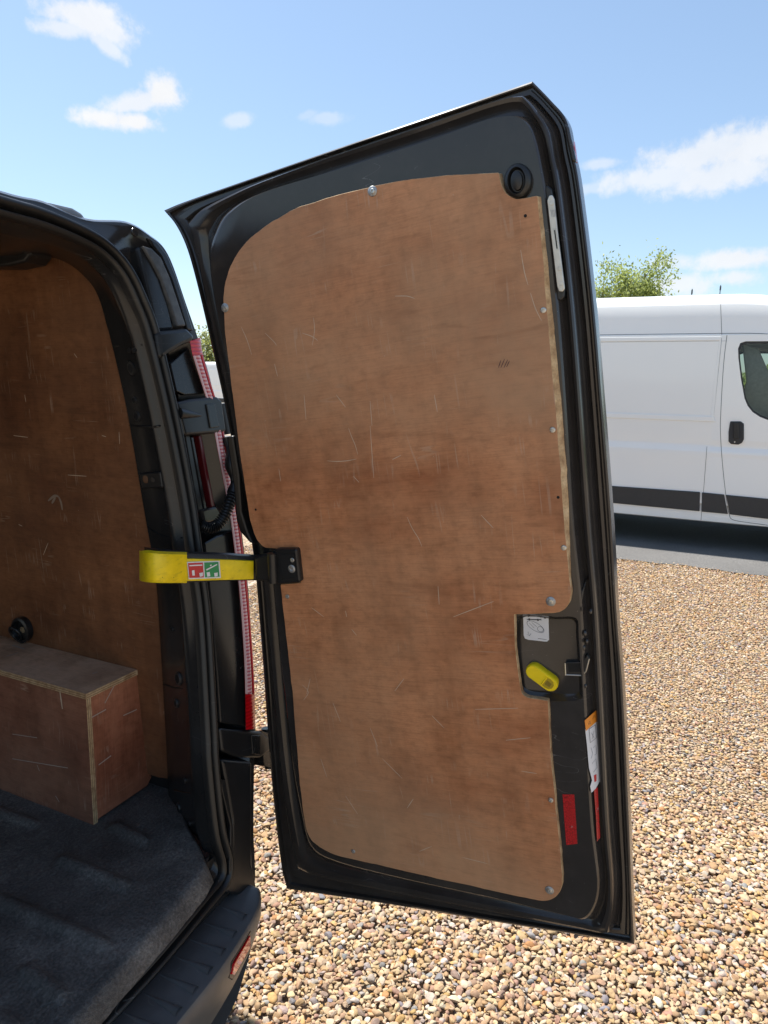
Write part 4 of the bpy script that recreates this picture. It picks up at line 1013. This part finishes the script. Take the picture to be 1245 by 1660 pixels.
# ================================================================== RUBBER LOAD MAT
def build_mat():
    ed = [Zp(*p, .585) for p in ((308, 1340), (326, 1372), (338, 1402), (325, 1425), (280, 1480), (200, 1572), (130, 1652))]
    zed = [(p.x, p.y) for p in ed]
    # rear edge as y(x)
    exs = np.array([p[0] for p in zed][::-1]); eys = np.array([p[1] for p in zed][::-1])
    o_ = np.argsort(exs); exs = exs[o_]; eys = eys[o_]
    ribs = []
    for a, b in (((103, 1392), (198, 1432)), ((188, 1338), (232, 1361)), ((-10, 1452), (165, 1528)), ((45, 1572), (98, 1612)), ((-10, 1312), (52, 1334)), ((-20, 1640), (20, 1665))):
        p, q = Zp(*a, .59), Zp(*b, .59); ribs.append((p.x, p.y, q.x, q.y))
    xs = np.concatenate([np.linspace(-.82, -.1, 24), np.linspace(-.09, .84, 190)]); nv = 170
    v = []; f = []; W_ = len(xs)
    T = np.concatenate([np.linspace(0, .9, 150), np.linspace(.93, 2.5, 20)])
    for j, t in enumerate(T):
        for x in xs:
            ye = float(np.interp(abs(x) if x < exs[0] else x, exs, eys)) if x > exs[0] else eys[0]
            if x > exs[-1]: ye = eys[-1]+(x-exs[-1])*1.3
            y = ye-.012+t
            z = .586
            if t < .024: z -= .034*(1-(t/.024))**1.6
            for (ax, ay, bx, by) in ribs:
                dx, dy = bx-ax, by-ay; L2 = dx*dx+dy*dy; u = max(0, min(1, ((x-ax)*dx+(y-ay)*dy)/L2)); d2 = (x-ax-u*dx)**2+(y-ay-u*dy)**2
                z += .010/(1+(d2/.00013)**2)
            z += .0014*mnoise.noise((x*6, y*6, 1))+.0006*mnoise.noise((x*22, y*22, 4))
            if t < .08: z += .0016*mnoise.noise((x*60, y*25, 9))
            v.append((x, y, z))
    for j in range(len(T)-1):
        for i in range(W_-1):
            a = j*W_+i; f.append((a, a+1, a+W_+1, a+W_))
    return mesh_of(v, f, True)
link('rubber_mat', build_mat(), mat_rubber(), loc=(0, 1, .58), label='worn black rubber mat covering the load floor of the dark van', cat='floor mat')

# ================================================================== PLYWOOD WHEEL ARCH BOX
BX = thing('plywood_box', (.73, .75, .586), 'boxed plywood cover on the van floor against the right lining', 'box')
b0 = Zp(148, 1340, .586); x0 = .656; y0 = b0.y; zt_ = .884; xr = .832; y1 = 1.6
def panel(name, x0, x1, y0, y1, z0, z1, faces_edge, m, uv):
    bm = bmesh.new(); me = box_mesh(x0, x1, y0, y1, z0, z1); bm.from_mesh(me); l = bm.loops.layers.uv.new('UVMap')
    bmesh.ops.recalc_face_normals(bm, faces=bm.faces[:])
    for f in bm.faces:
        for lp_ in f.loops: lp_[l].uv = (lp_.vert.co.dot(uv[0]), lp_.vert.co.dot(uv[1]))
        if any(f.normal.dot(Vector(e)) > .9 for e in faces_edge): f.material_index = 1
    return link(name, bm_mesh(bm), [m, ply_edge], BX)
def lam_edge(name, a, b, n, th, w):
    """darker glue plies along a cut edge"""
    ms = []
    for k in (-.22, .2):
        ms.append(line_strip([a+w*k*th+n*.0004, b+w*k*th+n*.0004], .0011, n))
    link(name, join_mesh(ms), simple(name+'_glue', (.17, .09, .045), .8), BX)
T_ = .012
ply_lit_top = plywood('lit_top_plywood', (.62, .37, .225), (.50, .285, .165), (.68, .44, .29), (.60, .43, .30), .6, .5)  # paler plywood: light falling on the box top is put into its colour
tp = panel('top_panel', x0-.002, xr-.02, y0-.003, y1, zt_-T_, zt_, [(-1, 0, 0), (0, -1, 0)], ply_lit_top, (YAX, XAX))
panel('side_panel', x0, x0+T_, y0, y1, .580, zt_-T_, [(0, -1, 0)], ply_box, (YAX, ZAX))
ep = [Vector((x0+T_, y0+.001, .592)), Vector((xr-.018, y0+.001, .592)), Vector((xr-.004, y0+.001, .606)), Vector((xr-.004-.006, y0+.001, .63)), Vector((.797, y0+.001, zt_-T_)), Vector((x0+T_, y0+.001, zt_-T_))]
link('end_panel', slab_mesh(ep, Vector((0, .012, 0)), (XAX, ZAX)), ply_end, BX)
lam_edge('edge_ply', Vector((x0-.002, y0, zt_-T_/2)), Vector((x0-.002, y1, zt_-T_/2)), Vector((-1, 0, 0)), T_, ZAX)
lam_edge('edge_ply', Vector((x0, y0-.003, zt_-T_/2)), Vector((.79, y0-.003, zt_-T_/2)), Vector((0, -1, 0)), T_, ZAX)
lam_edge('edge_ply', Vector((x0+T_/2, y0, .59)), Vector((x0+T_/2, y0, zt_-T_)), Vector((0, -1, 0)), T_, XAX)
spl = [Vector((x0-.0006, y0+.075, zt_-T_)), Vector((x0-.0006, y0+.073, zt_-.03)), Vector((x0-.0006, y0+.071, zt_-.05))]
link('splinter', ribbon(spl, .004, Vector((-1, 0, 0))), scratch_m, BX)
bs = []
for a, b in (((20, 1046), (40, 1052)), ((150, 1092), (158, 1089)), ((30, 1058), (10, 1064))):
    bs.append(ribbon([Zp(*a, zt_+.0004), Zp(*b, zt_+.0004)], .004, ZAX))
for a, b in (((170, 1140), (186, 1110)), ((145, 1165), (172, 1150)), ((200, 1160), (222, 1150)), ((160, 1240), (180, 1225))):
    bs.append(ribbon([hit(*a, (0, y0+.0006, 0), (0, 1, 0)), hit(*b, (0, y0+.0006, 0), (0, 1, 0))], .003, Vector((0, -1, 0))))
for a, b in (((20, 1190), (60, 1196)), ((60, 1240), (64, 1250)), ((90, 1290), (96, 1300)), ((20, 1230), (110, 1245))):
    bs.append(ribbon([XP(*a, x0-.0006), XP(*b, x0-.0006)], .0022, Vector((-1, 0, 0))))
link('scuff', join_mesh(bs), simple('pale_scuff', (.42, .34, .28), .8), BX, kind='stuff')

# ================================================================== WHITE VAN
VX = 7.0; VC = VX+1.03
wv = thing('panel_van', (VC, .2, 0), 'white high roof van with dark side moulding parked on asphalt beyond the gravel', 'van')
sec = [(.96, .27), (1.005, .285), (1.012, .33), (1.015, .44), (1.03, .455), (1.03, .60), (1.028, .90), (1.031, .935), (1.0285, .955), (1.013, .995), (1.0125, 1.015), (1.018, 1.06), (1.018, 1.34), (1.008, 1.96), (1.005, 2.015), (.998, 2.02), (.996, 2.028), (.985, 2.16), (.970, 2.285), (.962, 2.300), (.955, 2.305), (.925, 2.345), (.88, 2.375), (.80, 2.395), (.5, 2.415), (0, 2.425)]
def vsec(y):
    if y > -.85: k = 1; wd = 1
    else:
        u = (-.85-y)
        k = 1-.16*u*u if u < .9 else max(.08, .87-(u-.9)*.85); wd = 1-.03*max(0, u-.4)
    out = []
    for w, z in sec:
        zz = z if z < 1.0 else 1.0+(z-1.0)*k
        out.append(Vector((VC-w*wd, y, zz)))
    return out
def sidex(z):
    for (w0, z0), (w1, z1) in zip(sec, sec[1:]):
        if z0 <= z <= z1: return VC-(w0+(w1-w0)*(z-z0)/(z1-z0+1e-9))
    return VX
DY0, DY1 = -.80, -1.92
ys = [3.1, 3.05, 2.9, 2.0, 1.0, .2, -.3, DY0]+[-.95, -1.1, -1.25, -1.4, -1.6, -1.75, DY1, -2.1, -2.35, -2.6, -2.85, -2.95]
zi0 = next(i for i, s in enumerate(sec) if s[1] >= .33); zi1 = next(i for i, s in enumerate(sec) if s[1] >= 2.015)
v = []; f = []; ns = len(sec)
for y in ys:
    s_ = vsec(y)
    if y > 3.07: s_ = [Vector((VC+(p.x-VC)*.96, p.y, p.z-.02 if p.z > 1 else p.z)) for p in s_]
    if y < -2.9: s_ = [Vector((VC+(p.x-VC)*.85, p.y, min(p.z, .9))) for p in s_]
    v += s_+[Vector((2*VC-p.x, p.y, p.z)) for p in reversed(s_)]
nn2 = 2*ns
for k in range(len(ys)-1):
    for i in range(nn2-1):
        near = i if i < ns else None
        indoor = ys[k] <= DY0 and ys[k+1] >= DY1 and (zi0 <= i < zi1 or zi0 <= (nn2-2-i) < zi1)
        if indoor: continue
        if i == ns-1: continue
        f.append((k*nn2+i, k*nn2+i+1, (k+1)*nn2+i+1, (k+1)*nn2+i))
f.append(tuple(range(nn2))); f.append(tuple((len(ys)-1)*nn2+i for i in range(nn2))[::-1])
me = mesh_of(v, f); bm = bmesh.new(); bm.from_mesh(me); bmesh.ops.remove_doubles(bm, verts=bm.verts[:], dist=.0005); bmesh.ops.recalc_face_normals(bm, faces=bm.faces[:]); bm.to_mesh(me); bm.free(); sharp(me, 28)
link('body', me, white_paint, wv)
def VS(px, py, lift=.0):
    p = XP(px, py, VX); return Vector((sidex(p.z)-lift, p.y, p.z))
# front doors with a window opening (near door traced, far door mirrored)
win_px = [(1209, 553), (1200, 556), (1196.5, 565), (1197, 580), (1201, 613), (1207, 646), (1212, 658), (1220, 668), (1232, 676), (1245, 681)]
win = [VS(*p) for p in win_px]
wy = [w.y for w in win]; zb_ = win[-1].z
win = win+[Vector((sidex(zb_), -1.70, zb_-.01)), Vector((sidex(zb_+.06), -1.84, zb_+.05)), Vector((sidex(1.6), -1.75, 1.62)), Vector((sidex(1.9), -1.52, win[0].z-.01)), Vector((sidex(win[0].z), -1.4, win[0].z))]
def dsurf(z, y): return Vector((sidex(z), y, z))
zd = [s[1] for s in sec[zi0:zi1+1]]
outd = [dsurf(z, DY0) for z in zd]+[dsurf(zd[-1], y) for y in (-1.0, -1.2, -1.4)]+[dsurf(1.8, -1.62), dsurf(1.5, -1.8)]+[dsurf(z, DY1) for z in reversed(zd) if z < 1.3]
def door_mesh(mirror):
    bm = bmesh.new(); T = .06
    fx_ = (lambda p: Vector((2*VC-p.x, p.y, p.z))) if mirror else (lambda p: p)
    dx = Vector((-T if mirror else T, 0, 0))
    def loop(pts): return [bm.verts.new(fx_(p)) for p in pts]
    a = loop(outd); w = loop(win); e = []
    for l_ in (a, w):
        for i in range(len(l_)): e.append(bm.edges.new((l_[i], l_[(i+1) % len(l_)])))
    bmesh.ops.triangle_fill(bm, use_beauty=True, use_dissolve=False, edges=e)
    for z_ in zd[1:-1]:
        bmesh.ops.bisect_plane(bm, geom=bm.verts[:]+bm.edges[:]+bm.faces[:], plane_co=(0, 0, z_), plane_no=(0, 0, 1), dist=1e-5)
    for q in bm.verts: q.co.x = (2*VC-sidex(q.co.z)) if mirror else sidex(q.co.z)
    a = w = ()
    rim = [e_ for e_ in bm.edges if len(e_.link_faces) == 1]
    ex = bmesh.ops.extrude_edge_only(bm, edges=rim)
    for g_ in ex['geom']:
        if isinstance(g_, bmesh.types.BMVert): g_.co += dx
    for l_ in (a, w):
        b_ = [bm.verts.new(q.co+dx) for q in l_]
        for i in range(len(l_)): bm.faces.new((l_[i], l_[(i+1) % len(l_)], b_[(i+1) % len(l_)], b_[i]))
    return bm_mesh(bm)
for mr_ in (False, True):
    dr = link('front_door', door_mesh(mr_), white_paint, wv)
    fx_ = (lambda p, l: Vector((2*VC-p.x-l, p.y, p.z))) if mr_ else (lambda p, l: Vector((p.x+l, p.y, p.z)))
    gl = [fx_(p, .012) for p in win]
    link('window', mesh_of(gl, [tuple(range(len(gl)))]), glass, dr)
    cc_ = sum((p for p in win), Vector())/len(win)
    fr_o = [fx_(p, .004) for p in win]; fr_i = [fx_(p.lerp(cc_, .055), .006) for p in win]; fr_b = [fx_(p.lerp(cc_, .05), .02) for p in win]
    link('window_frame', loft_mesh([fr_o, fr_i, fr_b], True), trim_dark, dr)
    if not mr_:
        hpx = [(1184, 683), (1201, 683), (1206, 687), (1206, 712), (1203, 718), (1197, 721), (1185, 720), (1181, 716), (1181, 700), (1183, 687)]
        h_ = link('door_handle', slab_mesh([VS(p[0], p[1], .012) for p in hpx], Vector((.014, 0, 0))), trim_dark, dr); bevel(h_, .006, 3)
        q_ = link('grip', slab_mesh([VS(p[0], p[1], .026) for p in ((1190, 684), (1198, 684), (1199, 712), (1190, 712))], Vector((.015, 0, 0))), plastic, h_) if False else None
        gp = link('grip', slab_mesh([VS(p[0], p[1], .028) for p in ((1189, 685), (1198, 685), (1198, 711), (1189, 711))], Vector((.012, 0, 0))), plastic, dr); bevel(gp, .006, 3)
        link('lock', disc_mesh(VS(1191, 716.5, .012), Vector((-1, 0, 0)), .007, .004, 12), steel, dr)
# cab interior seen through the window
link('cab_floor', box_mesh(VC-.95, VC+.95, DY1, DY0, .40, .46), trim_dark, wv)
link('cab_bulkhead', box_mesh(VC-.97, VC+.97, DY0+.02, DY0+.05, .45, 2.2), trim_dark, wv)
o = link('pillar_lining', slab_mesh([Vector((VX+.20, y, z)) for y, z in ((-.98, 1.18), (-1.24, 1.14), (-1.30, 1.30), (-1.26, 1.62), (-1.12, 1.90), (-.98, 1.95), (-1.05, 1.6))], Vector((.05, 0, 0))), trim_grey, wv); bevel(o, .015, 3)
link('seat_belt', box_mesh(VX+.12, VX+.124, -.96, -.90, 1.15, 1.8), trim_dark, wv)
sb_ = link('seat', box_mesh(VX+.2, VX+.75, -1.35, -.88, .7, 1.15), trim_dark, wv); bevel(sb_, .08, 3)
dsh = link('dashboard', box_mesh(VX+.1, VX+1.9, -1.92, -1.6, .75, 1.2), trim_dark, wv); bevel(dsh, .05, 3)
# panel lines and mouldings
def vline(px, w, m=gap_m, name='panel_gap', lift=.0012):
    P = [Vector((sidex(p.z)-lift, p.y, p.z)) for p in resample([VS(p[0], p[1], lift) for p in px], 14)]; link(name, line_strip(P, w, Vector((-1, 0, 0))), m, wv)
vline([(1178.5, 543), (1173, 591), (1168.5, 667), (1168, 703), (1171, 750), (1177, 805), (1182, 833), (1188, 843), (1215, 848), (1245, 852)], .0045)
vline([(1146, 724), (1141, 790), (1136, 846)], .0035)
vline([(1168, 489), (1170, 543)], .004)
def box_line(y0_, y1_, z, h, t, m, name):
    bm = bmesh.new(); a = [Vector((sidex(z)-t, y, z+s)) for y, s in ((y0_, -h), (y1_, -h), (y1_, h), (y0_, h))]
    me_ = slab_mesh(a, Vector((t+.004, 0, 0))); o_ = link(name, me_, m, wv); bevel(o_, min(t, h)*.6, 2); return o_
vline([(900, 543.5), (1177, 540), (1245, 541)], .005)
# pressed recess frame on the side panel: raised rails round a flat field
rx = [XP(970, 554, VX), XP(1169, 552, VX), XP(1157, 675, VX)]
zt2, zb2 = rx[1].z, rx[2].z; ya, yb_ = rx[1].y, rx[2].y
for yo, ye, nm2 in ((2.8, yb_, 0),):
    pass
def prism(pts, t, name, m=white_paint, bev=.004):
    P = [Vector((sidex(z)-t, y, z)) for y, z in pts]; o_ = link(name, slab_mesh(P, Vector((t+.003, 0, 0))), m, wv); bevel(o_, bev, 3); return o_
prism([(2.9, zt2), (ya, zt2), (ya-.0, 2.0), (2.9, 2.0)], .006, 'side_rail')
prism([(2.9, zb2), (yb_, zb2), (yb_-.02, zb2-.05), (2.9, zb2-.05)], .010, 'side_rail', bev=.008)
prism([(ya, 2.0), (ya, zt2), (yb_, zb2), (yb_-.02, zb2-.05), (DY0+.02, zb2-.05), (DY0+.012, 2.0)], .006, 'side_rail')
vline([(965, 554.5), (1160, 552.6), (1168, 553), (1169, 558), (1157, 672)], .004, simple('edge_shade_grey', (.45, .46, .46), .5), 'panel_edge_shade', .001)  # grey strip paints the shade line along the recess edge
# dark moulding in three lengths
def mould(px):
    P = [VS(p[0], p[1], .016) for p in px]; o_ = link('side_moulding', slab_mesh(P, Vector((.02, 0, 0))), mould_m, wv); bevel(o_, .006, 2)
mould([(700, 756), (985, 787), (1135, 797.5), (1134, 829), (987, 815), (700, 790)])
mould([(1138, 798), (1174, 801.5), (1180, 833.5), (1137, 829.5)])
mould([(1177, 802), (1245, 808.5), (1300, 813), (1300, 848), (1245, 841.5), (1183, 834)])
for y in (2.2, -1.95):
    for s_ in (-1, 1): wheel(wv, Vector((VC+s_*.88, y, .34)), .34, .22)
link('chassis', box_mesh(VC-.8, VC+.8, -2.6, 2.9, .26, .36), trim_dark, wv)

# ================================================================== FAR VAN, TREES, POLES
def copy_tree(o, parent=None):
    c = o.copy(); COL.objects.link(c)
    if parent: c.parent = parent
    for ch_ in list(o.children): copy_tree(ch_, c)
    return c
fv = copy_tree(wv); fv.location = (30.0, 21.4, 0); fv['label'] = 'distant white van glimpsed in the gap between tail light and open door'; fv['category'] = 'van'
def make_tree(loc, h, cw, nleaf, leafsz, leafm, label, seed, trunk_h=.3, group='trees beyond the vans'):
    r = np.random.default_rng(seed); t = thing('leafy_tree', loc, label, 'tree', group); L0 = Vector(loc)
    br = []; tips = []
    path = resample([L0, L0+Vector((.08*r.normal(), .08*r.normal(), h*.3)), L0+Vector((.2*r.normal(), .2*r.normal(), h*.62)), L0+Vector((.2*r.normal(), .2*r.normal(), h*.93))], 4)
    br.append(tube_mesh(path, [h*.016*(1-.85*i/len(path)) for i in range(len(path))], 8))
    for k in range(40):
        s = r.uniform(trunk_h, .92); p0 = path[int(s*(len(path)-1))]; a = r.uniform(0, 6.283); rr = cw*.5*(1.05-.55*abs(s-.5)*1.6)*r.uniform(.65, 1.05)
        tip = p0+Vector((math.cos(a)*rr, math.sin(a)*rr, h*r.uniform(.08, .24))); mid = p0.lerp(tip, .5)+Vector((0, 0, -.03*h*r.random()))
        pp = resample([p0, mid, tip], 4); br.append(tube_mesh(pp, [h*.007*(1-.8*i/len(pp)) for i in range(len(pp))], 5)); tips += pp[3:]
        for q in range(3):
            c0 = pp[r.integers(3, len(pp))]; tp2 = c0+Vector((r.normal()*.13*cw, r.normal()*.13*cw, abs(r.normal())*.10*h)); br.append(tube_mesh([c0, tp2], [h*.003, h*.001], 4)); tips += [tp2, c0.lerp(tp2, .6)]
    link('trunk', join_mesh(br), bark_m, t)
    P = np.array([tuple(p) for p in tips]); idx = r.integers(0, len(P), nleaf)
    c = P[idx]+r.normal(size=(nleaf, 3))*np.array([.055*cw, .055*cw, .04*h])
    n1 = r.normal(size=(nleaf, 3)); n1 /= np.linalg.norm(n1, axis=1)[:, None]; n2 = np.cross(n1, r.normal(size=(nleaf, 3))); n2 /= np.linalg.norm(n2, axis=1)[:, None]
    s = leafsz*r.uniform(.6, 1.3, (nleaf, 1))
    v = np.stack([c-n1*s, c+n2*s*.45, c+n1*s, c-n2*s*.45], 1).reshape(-1, 3)
    me = mesh_of(v.tolist(), [(4*i, 4*i+1, 4*i+2, 4*i+3) for i in range(nleaf)])
    at = me.attributes.new('tint', 'FLOAT', 'POINT'); at.data.foreach_set('value', np.repeat(np.clip(r.normal(.5, .25, nleaf), 0, 1), 4).astype(np.float32))
    link('crown', me, leafm, t); return t
def at_px(px, X):
    d = pix_dir(px, 620); s = (X-CAM.x)/d.x; return CAM.y+d.y*s
make_tree((22, at_px(998, 22), 0), 4.5, 2.75, 42000, .05, leaf_a, 'bushy light green tree showing above the white van roof beside the door edge', 3)
make_tree((34, at_px(322, 34), 0), 4.1, 5.5, 7000, .12, leaf_b, 'yellow green tree seen in the narrow gap left of the open door', 5)
def far_wood():
    r = np.random.default_rng(12); n = 16000
    y = r.uniform(-110, 150, n); x = 75+r.uniform(-3, 4, n)
    top = np.array([3.2+1.5*mnoise.noise((a*.07, 2, 0))+.8*mnoise.noise((a*.3, 5, 0)) for a in y])
    z = top*r.random(n)**.6; c = np.stack([x, y, z], 1)
    n1 = r.normal(size=(n, 3)); n1 /= np.linalg.norm(n1, axis=1)[:, None]; n2 = np.cross(n1, r.normal(size=(n, 3))); n2 /= np.linalg.norm(n2, axis=1)[:, None]
    s_ = r.uniform(.3, .8, (n, 1)); v = np.stack([c-n1*s_, c+n2*s_*.6, c+n1*s_, c-n2*s_*.6], 1).reshape(-1, 3)
    me = mesh_of(v.tolist(), [(4*i, 4*i+1, 4*i+2, 4*i+3) for i in range(n)])
    at = me.attributes.new('tint', 'FLOAT', 'POINT'); at.data.foreach_set('value', np.repeat(np.clip(r.normal(.3, .25, n), 0, 1), 4).astype(np.float32))
    return me
link('far_trees', far_wood(), leaf_a, kind='stuff', label='far off row of trees along the edge of the yard')
for px, h_, lab in ((1108, 3.35, 'thin dark pole above the white van roof, nearer the tree'), (1152.5, 3.4, 'thin dark pole above the white van roof, further right from the tree')):
    y_ = at_px(px, 14.5); L0 = Vector((14.5, y_, 0))
    pz = link('slim_pole', join_mesh([tube_mesh([L0, L0+ZAX*h_], .008, 8), tube_mesh([L0+ZAX*(h_-.09), L0+ZAX*(h_-.02)], .014, 8)]), pole_m, loc=L0, label=lab, cat='pole', group='poles behind the white van')
